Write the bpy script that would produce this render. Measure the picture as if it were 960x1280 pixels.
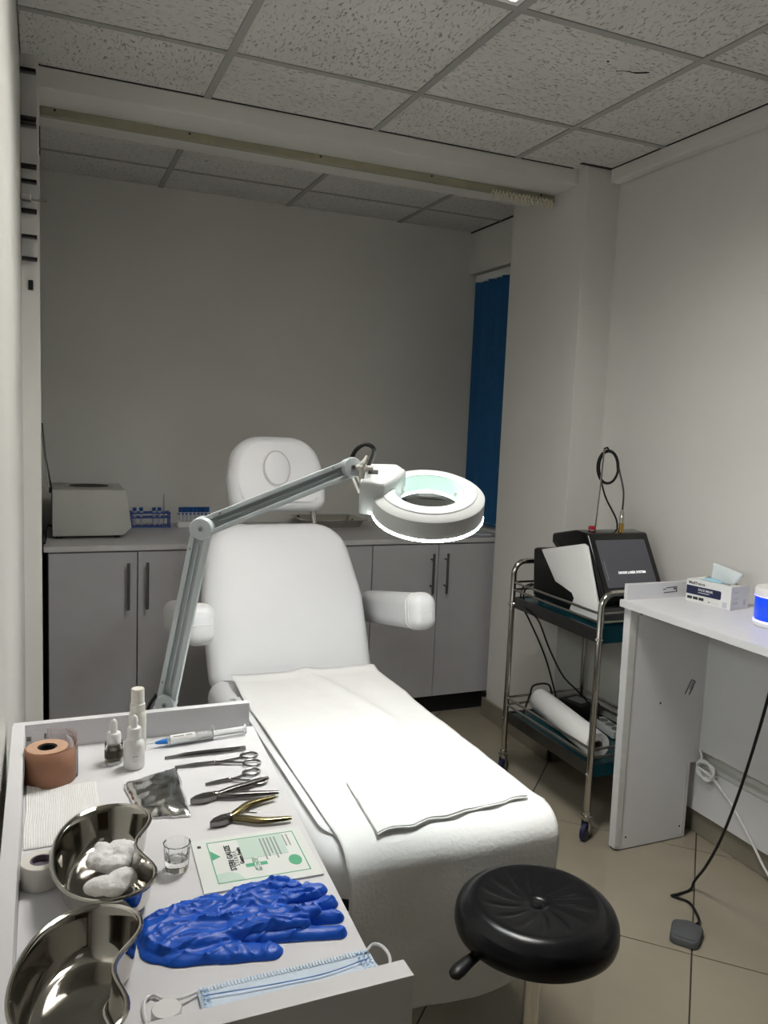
import bpy, bmesh, math, random
from mathutils import Vector, Matrix, noise
random.seed(7)
V = Vector
PI = math.pi
for o in list(bpy.data.objects):
    bpy.data.objects.remove(o)
scene = bpy.context.scene
COL = scene.collection

# ------------------------------------------------------------------ camera, world, exposure
cam_d = bpy.data.cameras.new('camera')
cam = bpy.data.objects.new('camera', cam_d)
COL.objects.link(cam)
cam_d.sensor_fit = 'VERTICAL'
cam_d.sensor_height = 32.0
cam_d.lens = 1005.0 / 1280.0 * 32.0
cam_d.clip_start = 0.01
yaw, pitch, roll = [math.radians(a) for a in (23.158, -6.449, 2.343)]
fwd = V((math.sin(yaw) * math.cos(pitch), math.cos(yaw) * math.cos(pitch), math.sin(pitch)))
rgt = V((math.cos(yaw), -math.sin(yaw), 0))
upv = rgt.cross(fwd)
r2 = rgt * math.cos(roll) + upv * math.sin(roll)
u2 = -rgt * math.sin(roll) + upv * math.cos(roll)
m3 = Matrix((r2, u2, -fwd)).transposed()
cam.matrix_world = Matrix.Translation((0, 0, 1.42)) @ m3.to_4x4()
scene.camera = cam

world = bpy.data.worlds.new('world')
scene.world = world
world.use_nodes = True
world.node_tree.nodes['Background'].inputs[0].default_value = (0.10, 0.12, 0.16, 1)
world.node_tree.nodes['Background'].inputs[1].default_value = 0.3
vs = scene.view_settings
vs.view_transform = 'Standard'
vs.look = 'None'
vs.exposure = 0.05
vs.gamma = 1.0
vs.use_curve_mapping = False

LAMP_RING = 54.0      # emission of the magnifier's ring light
PANEL = 42.0           # emission of the ceiling fixture above the chair
FILL_REAR = 0.5       # weak fill light, an added fixture out of view behind the viewer

# ------------------------------------------------------------------ materials
MATS = {}
def mat(name, col, rough=0.5, metal=0.0, var=0.0, vscale=8.0, bump=0.0, bscale=60.0, trans=0.0, ior=1.45,
        emit=None, estr=0.0, coat=0.0, stretch=None, spec=0.5, sheen=0.0, sss=0.0, alpha=1.0, rvar=0.0, bdist=0.002):
    if name in MATS:
        return MATS[name]
    m = bpy.data.materials.new(name)
    m.use_nodes = True
    nt = m.node_tree
    b = nt.nodes['Principled BSDF']
    I = b.inputs
    I['Base Color'].default_value = (*col, 1)
    I['Roughness'].default_value = rough
    I['Metallic'].default_value = metal
    I['IOR'].default_value = ior
    I['Specular IOR Level'].default_value = spec
    I['Transmission Weight'].default_value = trans
    I['Coat Weight'].default_value = coat
    I['Sheen Weight'].default_value = sheen
    I['Subsurface Weight'].default_value = sss
    I['Alpha'].default_value = alpha
    if emit:
        I['Emission Color'].default_value = (*emit, 1)
        I['Emission Strength'].default_value = estr
    if var or bump or rvar:
        tc = nt.nodes.new('ShaderNodeTexCoord')
        mp = nt.nodes.new('ShaderNodeMapping')
        nt.links.new(tc.outputs['Object'], mp.inputs[0])
        if stretch:
            mp.inputs['Scale'].default_value = stretch
    if var or rvar:
        n = nt.nodes.new('ShaderNodeTexNoise')
        n.inputs['Scale'].default_value = vscale
        n.inputs['Detail'].default_value = 5
        nt.links.new(mp.outputs[0], n.inputs['Vector'])
    if var:
        cr = nt.nodes.new('ShaderNodeValToRGB')
        cr.color_ramp.elements[0].position = 0.3
        cr.color_ramp.elements[1].position = 0.7
        cr.color_ramp.elements[0].color = (*[max(0, c * (1 - var)) for c in col], 1)
        cr.color_ramp.elements[1].color = (*[min(1, c * (1 + var)) for c in col], 1)
        nt.links.new(n.outputs['Fac'], cr.inputs[0])
        nt.links.new(cr.outputs[0], I['Base Color'])
    if rvar:
        mr = nt.nodes.new('ShaderNodeMapRange')
        mr.inputs['To Min'].default_value = max(0.02, rough - rvar)
        mr.inputs['To Max'].default_value = min(1, rough + rvar)
        nt.links.new(n.outputs['Fac'], mr.inputs['Value'])
        nt.links.new(mr.outputs[0], I['Roughness'])
    if bump:
        n2 = nt.nodes.new('ShaderNodeTexNoise')
        n2.inputs['Scale'].default_value = bscale
        n2.inputs['Detail'].default_value = 3
        nt.links.new(mp.outputs[0], n2.inputs['Vector'])
        bp = nt.nodes.new('ShaderNodeBump')
        bp.inputs['Strength'].default_value = bump
        bp.inputs['Distance'].default_value = bdist
        nt.links.new(n2.outputs['Fac'], bp.inputs['Height'])
        nt.links.new(bp.outputs[0], I['Normal'])
    MATS[name] = m
    return m

def ceiling_mat(name, stretch):
    m = mat(name, (0.66, 0.65, 0.625), 0.9, var=0.05, vscale=3, spec=0.2)
    nt = m.node_tree
    b = nt.nodes['Principled BSDF']
    base = b.inputs['Base Color'].links[0].from_socket
    tc = nt.nodes.new('ShaderNodeTexCoord')
    oi = nt.nodes.new('ShaderNodeObjectInfo')
    ad = nt.nodes.new('ShaderNodeVectorMath')
    ml = nt.nodes.new('ShaderNodeVectorMath'); ml.operation = 'SCALE'
    nt.links.new(oi.outputs['Location'], ml.inputs[0]); ml.inputs['Scale'].default_value = 3.7
    nt.links.new(tc.outputs['Object'], ad.inputs[0]); nt.links.new(ml.outputs[0], ad.inputs[1])
    mp = nt.nodes.new('ShaderNodeMapping'); mp.inputs['Scale'].default_value = stretch
    nt.links.new(ad.outputs[0], mp.inputs[0])
    n = nt.nodes.new('ShaderNodeTexNoise')
    n.inputs['Scale'].default_value = 1.0; n.inputs['Detail'].default_value = 2.0
    n.inputs['Distortion'].default_value = 0.8
    nt.links.new(mp.outputs[0], n.inputs['Vector'])
    r = nt.nodes.new('ShaderNodeMapRange')
    r.inputs['From Min'].default_value = 0.61; r.inputs['From Max'].default_value = 0.66
    nt.links.new(n.outputs['Fac'], r.inputs['Value'])
    mx = nt.nodes.new('ShaderNodeMix'); mx.data_type = 'RGBA'
    nt.links.new(r.outputs[0], mx.inputs['Factor'])
    nt.links.new(base, mx.inputs[6])
    mx.inputs[7].default_value = (0.33, 0.325, 0.31, 1)
    nt.links.new(mx.outputs[2], b.inputs['Base Color'])
    bp = nt.nodes.new('ShaderNodeBump'); bp.invert = True
    bp.inputs['Strength'].default_value = 0.8; bp.inputs['Distance'].default_value = 0.003
    nt.links.new(r.outputs[0], bp.inputs['Height'])
    nt.links.new(bp.outputs[0], b.inputs['Normal'])
    return m

WALL = mat('wall_paint', (0.70, 0.69, 0.655), 0.42, var=0.02, vscale=3, bump=0.08, bscale=9, spec=0.35)
CEIL = [ceiling_mat('ceiling_tile_a', (52, 150, 30)), ceiling_mat('ceiling_tile_b', (150, 52, 30))]
TEE = mat('ceiling_tee_metal', (0.36, 0.355, 0.34), 0.5, var=0.05)
TILE = mat('floor_tile_porcelain', (0.29, 0.255, 0.195), 0.12, var=0.10, vscale=2.3, rvar=0.05, spec=0.5)
GROUT = mat('floor_grout', (0.05, 0.042, 0.032), 0.9)
SKIRT = mat('skirting_tile', (0.24, 0.215, 0.17), 0.3, var=0.1)
LAMINATE = mat('grey_laminate', (0.40, 0.395, 0.405), 0.42, var=0.03, vscale=14, spec=0.4)
WORKTOP = mat('worktop_laminate', (0.50, 0.49, 0.49), 0.30, var=0.04, vscale=20)
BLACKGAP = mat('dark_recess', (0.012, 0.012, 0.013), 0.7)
STEEL = mat('stainless_steel', (0.60, 0.58, 0.54), 0.14, metal=1, rvar=0.05, vscale=30)
LIPSTEEL = mat('shelf_lip_steel', (0.16, 0.16, 0.16), 0.35, metal=1, var=0.1)
HANDLE = mat('handle_steel', (0.17, 0.17, 0.165), 0.35, metal=1, var=0.05)
DISH = mat('dish_steel', (0.46, 0.44, 0.40), 0.09, metal=1, rvar=0.03, vscale=25)
BRUSHED = mat('brushed_steel', (0.42, 0.42, 0.41), 0.33, metal=1, bump=0.1, bscale=80)
DARKSTEEL = mat('instrument_steel', (0.20, 0.195, 0.19), 0.28, metal=1, var=0.15, vscale=60)
BRASS = mat('gilded_handle', (0.34, 0.29, 0.14), 0.24, metal=1, var=0.2, vscale=50)
VINYL = mat('white_vinyl', (0.68, 0.685, 0.70), 0.42, var=0.015, vscale=6, bump=0.12, bscale=280, spec=0.45, bdist=0.0008)
PIPING = mat('vinyl_piping', (0.72, 0.71, 0.69), 0.5, var=0.05)
PAPER = mat('bed_paper', (0.76, 0.76, 0.75), 0.85, var=0.015, vscale=10, bump=0.75, bscale=110, spec=0.2, bdist=0.0016)
TISSUE = mat('ribbed_tissue', (0.80, 0.80, 0.79), 0.9, var=0.02, bump=0.6, bscale=1.0, stretch=(330, 60, 1), spec=0.2)
WHITEPL = mat('white_plastic', (0.78, 0.78, 0.77), 0.32, var=0.02)
CREAMPL = mat('ivory_plastic', (0.74, 0.72, 0.66), 0.36, var=0.02)
LAMPPAINT = mat('lamp_arm_paint', (0.60, 0.66, 0.68), 0.30, var=0.03, vscale=20)
LAMPGREY = mat('lamp_arm_channel', (0.52, 0.57, 0.59), 0.35, var=0.03)
LAMPWHITE = mat('lamp_head_plastic', (0.58, 0.60, 0.595), 0.35, var=0.015)
BLACKPL = mat('black_plastic', (0.006, 0.006, 0.006), 0.42, spec=0.35, var=0.2)
BLACKGL = mat('gloss_black', (0.003, 0.003, 0.003), 0.12, spec=0.3, coat=0.3, var=0.1)
BLACKVIN = mat('black_vinyl', (0.005, 0.005, 0.006), 0.25, spec=0.32, bump=0.08, bscale=350, var=0.1, bdist=0.0006)
RUBBER = mat('black_rubber', (0.015, 0.015, 0.016), 0.55, var=0.2)
MELAMINE = mat('white_melamine', (0.70, 0.70, 0.715), 0.36, var=0.015, vscale=12, spec=0.45)
MELEDGE = mat('melamine_edge', (0.62, 0.62, 0.60), 0.4, var=0.06, vscale=30)
GLASS = mat('clear_glass', (0.97, 0.98, 0.97), 0.02, trans=1.0, ior=1.45, var=0.005)
LENS = mat('lens_glass', (0.95, 0.99, 0.97), 0.01, trans=1.0, ior=1.2, var=0.003)
CLEARPL = mat('clear_plastic', (0.93, 0.94, 0.94), 0.12, trans=0.85, ior=1.2, var=0.01)
BROWN = mat('brown_tape', (0.30, 0.145, 0.085), 0.6, var=0.08, vscale=40)
TAN = mat('tape_end', (0.52, 0.33, 0.225), 0.7, var=0.06, vscale=90)
GLOVE = mat('blue_nitrile', (0.008, 0.095, 0.56), 0.40, var=0.10, vscale=30, spec=0.4, bump=0.25, bscale=1.0, stretch=(90, 200, 80), bdist=0.0015)
MASKBLUE = mat('mask_fabric', (0.66, 0.76, 0.87), 0.85, var=0.03, vscale=60, bump=0.2, bscale=500)
MASKEDGE = mat('mask_edge', (0.72, 0.81, 0.90), 0.85, bump=0.5, bscale=1.0, stretch=(900, 60, 1))
COTTON = mat('cotton', (0.86, 0.86, 0.86), 0.95, bump=0.6, bscale=240, sheen=0.4, var=0.02)
FOIL = mat('foil', (0.62, 0.62, 0.61), 0.16, metal=1, bump=0.5, bscale=28, var=0.1, bdist=0.004)
BLUEPL = mat('blue_plastic', (0.015, 0.06, 0.30), 0.35, var=0.08)
BLUECAP = mat('blue_cap', (0.012, 0.09, 0.32), 0.4, var=0.1)
BLIND = mat('blue_blind_fabric', (0.010, 0.095, 0.25), 0.75, var=0.08, vscale=40, bump=0.2, bscale=300)
TEAL = mat('teal_film', (0.005, 0.045, 0.062), 0.25, var=0.1)
PINKGRID = mat('pink_print', (0.62, 0.36, 0.36), 0.6, var=0.04)
PAPERPRINT = mat('printed_paper', (0.74, 0.77, 0.74), 0.6, var=0.02)
PGREEN = mat('print_green', (0.09, 0.42, 0.23), 0.6, var=0.05)
PMINT = mat('print_mint', (0.55, 0.69, 0.61), 0.6, var=0.05)
PINK_K = mat('print_black', (0.03, 0.035, 0.035), 0.6, var=0.05)
PGREY = mat('print_grey', (0.28, 0.30, 0.29), 0.6, var=0.05)
PNAVY = mat('print_navy', (0.012, 0.016, 0.06), 0.45, var=0.05)
CARD = mat('white_card', (0.76, 0.76, 0.74), 0.5, var=0.02)
SCREEN = mat('screen_glass', (0.035, 0.035, 0.04), 0.16, var=0.05, emit=(0.36, 0.37, 0.42), estr=0.09)
SCREENTXT = mat('screen_text', (0.8, 0.8, 0.8), 0.4, emit=(1, 1, 0.97), estr=0.8)
OIL = mat('oil_glass', (0.16, 0.14, 0.05), 0.08, trans=0.7, var=0.05)
REDPL = mat('red_button', (0.35, 0.01, 0.02), 0.3, var=0.05)
GOLD = mat('brass', (0.60, 0.38, 0.10), 0.2, metal=1, var=0.1)
PEDALM = mat('grey_pedal', (0.085, 0.09, 0.095), 0.6, var=0.1)
GREYBOX = mat('instrument_enclosure', (0.46, 0.46, 0.43), 0.5, var=0.03)
BLUELIGHT = mat('blue_lamp_shell', (0.0, 0.05, 0.6), 0.12, var=0.05, emit=(0.0, 0.07, 1.0), estr=0.42, coat=0.3)
VIOLET = mat('violet_glow', (0.6, 0.6, 0.9), 0.4, emit=(0.20, 0.18, 1.0), estr=3.0, var=0.03)
RING = mat('ring_diffuser', (0.9, 0.95, 0.93), 0.4, emit=(0.93, 1.0, 0.97), estr=LAMP_RING, var=0.003)
RINGIN = mat('ring_inner', (0.75, 0.9, 0.85), 0.4, emit=(0.62, 1.0, 0.86), estr=0.35, var=0.01)
PANELM = mat('panel_diffuser', (0.9, 0.9, 0.9), 0.4, emit=(1.0, 0.97, 0.92), estr=PANEL, var=0.003)
FILLR = mat('added_fill_diffuser', (0.9, 0.9, 0.9), 0.4, emit=(1.0, 0.97, 0.92), estr=FILL_REAR, var=0.003)
TRACKM = mat('curtain_track', (0.36, 0.34, 0.25), 0.45, var=0.06, vscale=20)
RINGPL = mat('curtain_glider_plastic', (0.78, 0.73, 0.57), 0.4, var=0.05)
WHEEL = mat('caster_tyre', (0.012, 0.016, 0.055), 0.4, var=0.1)
LABELGREY = mat('label_grey', (0.55, 0.57, 0.62), 0.5, var=0.03)
WATER = mat('outside_dark', (0.02, 0.025, 0.03), 0.8, var=0.1)

# ------------------------------------------------------------------ builders
ROOT = {}
class MB:
    def __init__(s):
        s.bm = bmesh.new(); s.wn = False
    def face(s, pts):
        vs_ = [s.bm.verts.new(p) for p in pts]
        return s.bm.faces.new(vs_)
    def box(s, c, d, R=None, bevel=0.0, seg=2):
        c = V(c)
        t = bmesh.new()
        bmesh.ops.create_cube(t, size=1.0)
        for v in t.verts:
            v.co = V((v.co.x * d[0], v.co.y * d[1], v.co.z * d[2]))
        if bevel:
            s.wn = True
            bmesh.ops.bevel(t, geom=list(t.edges), offset=bevel, segments=seg, profile=0.5, affect='EDGES')
        for v in t.verts:
            v.co = (R @ v.co if R else v.co) + c
        s.merge(t)
        return s
    def b2(s, a, b, bevel=0.0, seg=2):
        a, b = V(a), V(b)
        return s.box((a + b) / 2, b - a, None, bevel, seg)
    def merge(s, t):
        mp = {}
        for v in t.verts:
            mp[v] = s.bm.verts.new(v.co)
        for f in t.faces:
            s.bm.faces.new([mp[v] for v in f.verts])
        t.free()
    def rings(s, rings, cap0=True, cap1=True, closed=True):
        vr = [[s.bm.verts.new(p) for p in r] for r in rings]
        n = len(vr[0])
        for a, b in zip(vr, vr[1:]):
            for i in range(n if closed else n - 1):
                j = (i + 1) % n
                s.bm.faces.new((a[i], a[j], b[j], b[i]))
        if closed and cap0:
            s.bm.faces.new(list(reversed(vr[0])))
        if closed and cap1:
            s.bm.faces.new(vr[-1])
        return s
    def lathe(s, prof, o=(0, 0, 0), ax=(0, 0, 1), seg=32, close=False):
        ax = V(ax).normalized(); o = V(o)
        e1 = ax.orthogonal().normalized(); e2 = ax.cross(e1)
        rs = []
        for r, h in prof:
            r = max(r, 1e-5)
            rs.append([o + ax * h + (e1 * math.cos(2 * PI * k / seg) + e2 * math.sin(2 * PI * k / seg)) * r for k in range(seg)])
        if close:
            rs.append(rs[0])
            vr = [[s.bm.verts.new(p) for p in r] for r in rs[:-1]]
            vr.append(vr[0])
            for a, b in zip(vr, vr[1:]):
                for i in range(seg):
                    j = (i + 1) % seg
                    s.bm.faces.new((a[i], a[j], b[j], b[i]))
            return s
        return s.rings(rs)
    def cyl(s, a, b, r, r1=None, seg=16):
        a, b = V(a), V(b)
        return s.lathe([(r, 0), (r if r1 is None else r1, (b - a).length)], a, b - a, seg)
    def tube(s, pts, r, seg=8, cap=True, flat=1.0, nrm=None):
        pts = [V(p) for p in pts]
        n = len(pts)
        rr = r if isinstance(r, (list, tuple)) else [r] * n
        tan = [(pts[min(i + 1, n - 1)] - pts[max(i - 1, 0)]).normalized() for i in range(n)]
        e = V(nrm) if nrm else tan[0].orthogonal().normalized()
        rs = []
        for i in range(n):
            e = (e - tan[i] * e.dot(tan[i]))
            if e.length < 1e-6:
                e = tan[i].orthogonal()
            e.normalize()
            f = tan[i].cross(e)
            rs.append([pts[i] + e * math.cos(2 * PI * k / seg) * rr[i] * flat + f * math.sin(2 * PI * k / seg) * rr[i] for k in range(seg)])
        return s.rings(rs, cap, cap)
    def ring(s, c, ax, R, r, seg=24, seg2=8, sx=1.0, xdir=None):
        c = V(c); ax = V(ax).normalized()
        e1 = V(xdir).normalized() if xdir else ax.orthogonal().normalized()
        e2 = ax.cross(e1)
        vr = []
        for i in range(seg):
            t = 2 * PI * i / seg
            p = c + e1 * math.cos(t) * R * sx + e2 * math.sin(t) * R
            d = (e1 * math.cos(t) + e2 * math.sin(t)).normalized()
            vr.append([s.bm.verts.new(p + d * math.cos(2 * PI * k / seg2) * r + ax * math.sin(2 * PI * k / seg2) * r) for k in range(seg2)])
        for i in range(seg):
            a, b = vr[i], vr[(i + 1) % seg]
            for k in range(seg2):
                l = (k + 1) % seg2
                s.bm.faces.new((a[k], b[k], b[l], a[l]))
        return s
    def prism(s, poly, o, U, W_, N, depth):
        """polygon in (U, W_) extruded along N by depth, centred"""
        o, U, W_, N = V(o), V(U), V(W_), V(N)
        a = [o + U * p[0] + W_ * p[1] - N * depth / 2 for p in poly]
        b = [p + N * depth for p in a]
        return s.rings([a, b])
    def pillow(s, poly, o, U, W_, N, prof):
        """rounded cushion: prof = [(inset, height along N)...]"""
        o, U, W_, N = V(o), V(U), V(W_), V(N)
        n = len(poly)
        cx = sum(p[0] for p in poly) / n; cy = sum(p[1] for p in poly) / n
        nor = []
        for i in range(n):
            a, b = poly[i - 1], poly[(i + 1) % n]
            d = V((b[1] - a[1], -(b[0] - a[0]), 0))
            d = d.normalized() if d.length > 0 else V((0, 0, 0))
            if d.x * (poly[i][0] - cx) + d.y * (poly[i][1] - cy) < 0:
                d = -d
            nor.append(d)
        rs = []
        for ins, h in prof:
            if ins >= 0:
                rs.append([o + U * (poly[i][0] - nor[i].x * ins) + W_ * (poly[i][1] - nor[i].y * ins) + N * h for i in range(n)])
            else:   # negative = scale toward centre
                k = -ins
                rs.append([o + U * (cx + (poly[i][0] - cx) * k) + W_ * (cy + (poly[i][1] - cy) * k) + N * h for i in range(n)])
        return s.rings(rs)
    def build(s, name, m, parent=None, smooth=True, loc=None, angle=40, norm=True):
        bm = s.bm
        if norm:
            bmesh.ops.recalc_face_normals(bm, faces=bm.faces)
        if loc is None:
            loc = ROOT[parent] if parent else V((0, 0, 0))
        loc = V(loc)
        for v in bm.verts:
            v.co -= loc
        me = bpy.data.meshes.new(name)
        bm.to_mesh(me); bm.free()
        if smooth:
            for p in me.polygons:
                p.use_smooth = True
            try:
                me.set_sharp_from_angle(angle=math.radians(angle))
            except Exception:
                pass
        o = bpy.data.objects.new(name, me)
        COL.objects.link(o)
        if m:
            me.materials.append(m)
        if parent:
            o.parent = parent
        else:
            o.location = loc
        ROOT[o] = loc
        if s.wn and smooth:
            w_ = o.modifiers.new('wn', 'WEIGHTED_NORMAL'); w_.keep_sharp = True; w_.weight = 80
        return o

def thing(name, label, cat, loc, group=None):
    o = bpy.data.objects.new(name, None)
    o.empty_display_size = 0.05
    COL.objects.link(o)
    o.location = loc
    ROOT[o] = V(loc)
    return tag(o, label, cat, group)
def tag(o, label, cat, group=None):
    o['label'] = label; o['category'] = cat
    if group:
        o['group'] = group
    return o
def struct(o, label=None):
    o['kind'] = 'structure'
    if label:
        o['label'] = label
    return o
def box(name, a, b, m, parent=None, bevel=0.0, loc=None):
    return MB().b2(a, b, bevel).build(name, m, parent, smooth=bevel > 0, loc=loc)
def polyround(corners, radii, seg=8):
    out = []
    n = len(corners)
    for i in range(n):
        p = V((*corners[i], 0)); a = V((*corners[i - 1], 0)); b = V((*corners[(i + 1) % n], 0))
        r = radii[i] if isinstance(radii, (list, tuple)) else radii
        d1 = (a - p).normalized(); d2 = (b - p).normalized()
        ang = d1.angle(d2)
        t = r / math.tan(ang / 2)
        c = p + (d1 + d2).normalized() * (r / math.sin(ang / 2))
        s0 = p + d1 * t - c; s1 = p + d2 * t - c
        th = s0.angle(s1) if r > 1e-6 else 0
        for k in range(seg + 1):
            q = k / seg
            if th < 1e-5:
                v = s0
            else:
                v = (s0 * math.sin((1 - q) * th) + s1 * math.sin(q * th)) / math.sin(th)
            out.append((c.x + v.x, c.y + v.y))
    return out
def bez(pts, n=10):
    """Catmull-Rom through points"""
    P = [V(p) for p in pts]
    P = [P[0] * 2 - P[1]] + P + [P[-1] * 2 - P[-2]]
    out = []
    for i in range(1, len(P) - 2):
        for k in range(n):
            t = k / n
            a, b, c, d = P[i - 1], P[i], P[i + 1], P[i + 2]
            out.append(0.5 * ((2 * b) + (c - a) * t + (2 * a - 5 * b + 4 * c - d) * t * t + (3 * b - a - 3 * c + d) * t ** 3))
    out.append(P[-2])
    return out
def text(name, body, size, o, U, W_, m, parent, depth=0.0002, align='LEFT', bold=False):
    cu = bpy.data.curves.new(name, 'FONT')
    cu.body = body; cu.size = size; cu.extrude = depth; cu.align_x = align
    cu.resolution_u = 2
    if bold:
        cu.offset = size * 0.02
    t = bpy.data.objects.new(name, cu)
    COL.objects.link(t)
    dg = bpy.context.evaluated_depsgraph_get()
    me = bpy.data.meshes.new_from_object(t.evaluated_get(dg))
    bpy.data.objects.remove(t); bpy.data.curves.remove(cu)
    U = V(U).normalized(); W_ = V(W_).normalized(); N = U.cross(W_)
    mt = Matrix((U, W_, N)).transposed().to_4x4()
    mt.translation = V(o) - ROOT[parent]
    me.transform(mt)
    me.materials.clear(); me.materials.append(m)
    ob = bpy.data.objects.new(name, me)
    COL.objects.link(ob)
    ob.parent = parent
    ROOT[ob] = ROOT[parent]
    return ob
def clip_rect(poly, x0, x1, y0, y1):
    def cl(p, f, inter):
        o = []
        for i in range(len(p)):
            a, b = p[i - 1], p[i]
            if f(b):
                if not f(a):
                    o.append(inter(a, b))
                o.append(b)
            elif f(a):
                o.append(inter(a, b))
        return o
    def ix(x):
        return lambda a, b: (x, a[1] + (b[1] - a[1]) * (x - a[0]) / (b[0] - a[0]))
    def iy(y):
        return lambda a, b: (a[0] + (b[0] - a[0]) * (y - a[1]) / (b[1] - a[1]), y)
    for f, it in ((lambda p: p[0] >= x0, ix(x0)), (lambda p: p[0] <= x1, ix(x1)), (lambda p: p[1] >= y0, iy(y0)), (lambda p: p[1] <= y1, iy(y1))):
        poly = cl(poly, f, it)
        if not poly:
            return []
    return poly

# ------------------------------------------------------------------ room shell
XL, XR, YB, YR, ZC = -0.055, 2.16, 4.0, -1.7, 2.46
ADDEDDOOR = mat('added_dark_door', (0.10, 0.055, 0.03), 0.4, var=0.25, vscale=3, stretch=(6, 6, 0.6))
S = struct
floor = S(box('floor', (-0.2, YR - 0.1, -0.06), (2.4, YB + 0.1, -0.004), GROUT), 'dark grout bed of the floor')
q = 0.6 * math.sqrt(0.5)
C0 = V((1.633, 1.544))
full_tile = None
hw = 0.2978 * math.sqrt(2)
for i in range(-9, 10):
    for j in range(-9, 10):
        cx = C0.x + (i + 0.5) * q + (j + 0.5) * q
        cy = C0.y + (i + 0.5) * q - (j + 0.5) * q
        dia = [(cx + hw, cy), (cx, cy + hw), (cx - hw, cy), (cx, cy - hw)]
        pl = clip_rect(dia, XL, XR + 0.005, YR, YB)
        if len(pl) < 3:
            continue
        ar = abs(sum(pl[k - 1][0] * pl[k][1] - pl[k][0] * pl[k - 1][1] for k in range(len(pl)))) / 2
        if ar < 0.002:
            continue
        if ar > 0.355:
            if full_tile is None:
                full_tile = MB().prism([(p[0] - cx, p[1] - cy) for p in dia], (0, 0, -0.004), (1, 0, 0), (0, 1, 0), (0, 0, 1), 0.008).build('tile', TILE, smooth=False)
                t = full_tile
            else:
                t = full_tile.copy(); COL.objects.link(t)
            t.parent = floor; t.location = (cx, cy, 0)
        else:
            t = MB().prism(pl, (0, 0, -0.004), (1, 0, 0), (0, 1, 0), (0, 0, 1), 0.008).build('tile', TILE, floor, smooth=False)

S(box('wall_left', (XL - 0.1, YR, 0), (XL, YB + 0.1, 2.9), WALL), 'white painted wall')
S(box('wall_pilaster', (XL, 2.76, 0), (-0.003, YB, ZC), WALL), 'shallow white pilaster on the left wall')
S(box('wall_back', (XL - 0.1, YB, 0), (2.45, YB + 0.1, 2.9), WALL), 'white painted back wall')
S(box('wall_rear', (XL - 0.1, YR - 0.1, 0), (2.45, YR, 2.9), WALL), 'white painted wall')
S(box('wall_right', (XR, YR, 0), (2.42, 3.31, 2.9), WALL), 'white painted wall')
door = S(box('added_door_1', (0.25, YR + .0005, 0.01), (1.95, YR + .04, 2.2), ADDEDDOOR, bevel=.004), 'unseen dark brown double door added to cut bounce light')  # unseen door added so the rear wall bounces less light
for x in (1.06, 1.14):
    MB().cyl((x, YR + .07, .95), (x, YR + .07, 1.25), .01, seg=10).cyl((x, YR + .04, .98), (x, YR + .07, .98), .007, seg=8).cyl((x, YR + .04, 1.22), (x, YR + .07, 1.22), .007, seg=8).build('added_door_handle', BRUSHED, door)
wall_win = MB()
wall_win.b2((2.165, 3.31, 0), (2.42, YB, 0.86))
wall_win.b2((2.165, 3.31, 2.235), (2.42, YB, 2.9))
S(wall_win.build('wall_window', WALL, smooth=False), 'white wall around the window recess')
S(box('wall_pillar', (2.0, 2.76, 0), (XR + 0.01, 3.31, ZC + 0.03), WALL, bevel=0.004), 'square white pillar')
# window behind the blind
win = S(MB().b2((2.30, 3.33, 0.87), (2.305, 3.97, 2.23)).build('window_1', GLASS, smooth=False), 'window pane behind the blue blind')
fr = MB()
for a, b in (((2.28, 3.31, 0.86), (2.325, 3.36, 2.235)), ((2.28, 3.925, 0.86), (2.325, 3.998, 2.235)), ((2.28, 3.36, 0.86), (2.325, 3.925, 0.91)), ((2.28, 3.36, 2.185), (2.325, 3.925, 2.235)), ((2.28, 3.63, 0.91), (2.325, 3.66, 2.185))):
    fr.b2(a, b, 0.004)
fr.build('window_frame', WHITEPL, win)
box('window_sill', (2.168, 3.312, 0.861), (2.28, 3.973, 0.875), MELAMINE, win, 0.003)
# ceiling: upper slab, grid, tiles
ceil = S(box('ceiling', (XL, YR, ZC + 0.06), (2.42, YB, ZC + 0.10), BLACKGAP), 'suspended ceiling')
xs = [XL, 0.51, 1.11, 1.71, 2.11]
ys = [YR, -1.14, -0.54, 0.06, 0.66, 1.26, 1.86, 2.455, 2.825]
LIGHTCELLS = {(1, 5), (1, 2)}
tw = 0.012
for i in range(len(xs) - 1):
    for j in range(len(ys) - 1):
        if (i, j) in LIGHTCELLS:
            continue
        a = (xs[i], ys[j]); b = (xs[i + 1], ys[j + 1])
        cx, cy = (a[0] + b[0]) / 2, (a[1] + b[1]) / 2
        t = MB().b2((a[0] + 0.004, a[1] + 0.004, ZC), (b[0] - 0.004, b[1] - 0.004, ZC + 0.015)).build('ceiling_tile', CEIL[(i * 3 + j) % 2], None, False, loc=(cx, cy, ZC))
        t.parent = ceil
fx = [-0.003, 0.515, 1.125, 1.73, 2.165]
fy = [3.19, 3.69, 4.0]
for i in range(4):
    for j in range(2):
        a = (fx[i], fy[j]); b = (fx[i + 1], fy[j + 1])
        t = MB().b2((a[0] + 0.004, a[1] + 0.004, ZC), (b[0] - 0.004, b[1] - 0.004, ZC + 0.015)).build('ceiling_tile', CEIL[(i + j) % 2], None, False, loc=((a[0] + b[0]) / 2, (a[1] + b[1]) / 2, ZC))
        t.parent = ceil
for x in xs[1:4]:
    box('ceiling_tee', (x - tw, YR, ZC - 0.004), (x + tw, 2.825, ZC - 0.0005), TEE, ceil)
for y in ys[1:8]:
    box('ceiling_tee', (XL, y - tw, ZC - 0.0035), (2.11, y + tw, ZC - 0.0003), TEE, ceil)
for x in fx[1:4]:
    box('ceiling_tee', (x - tw, 3.2, ZC - 0.004), (x + tw, YB, ZC - 0.0005), TEE, ceil)
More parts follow.
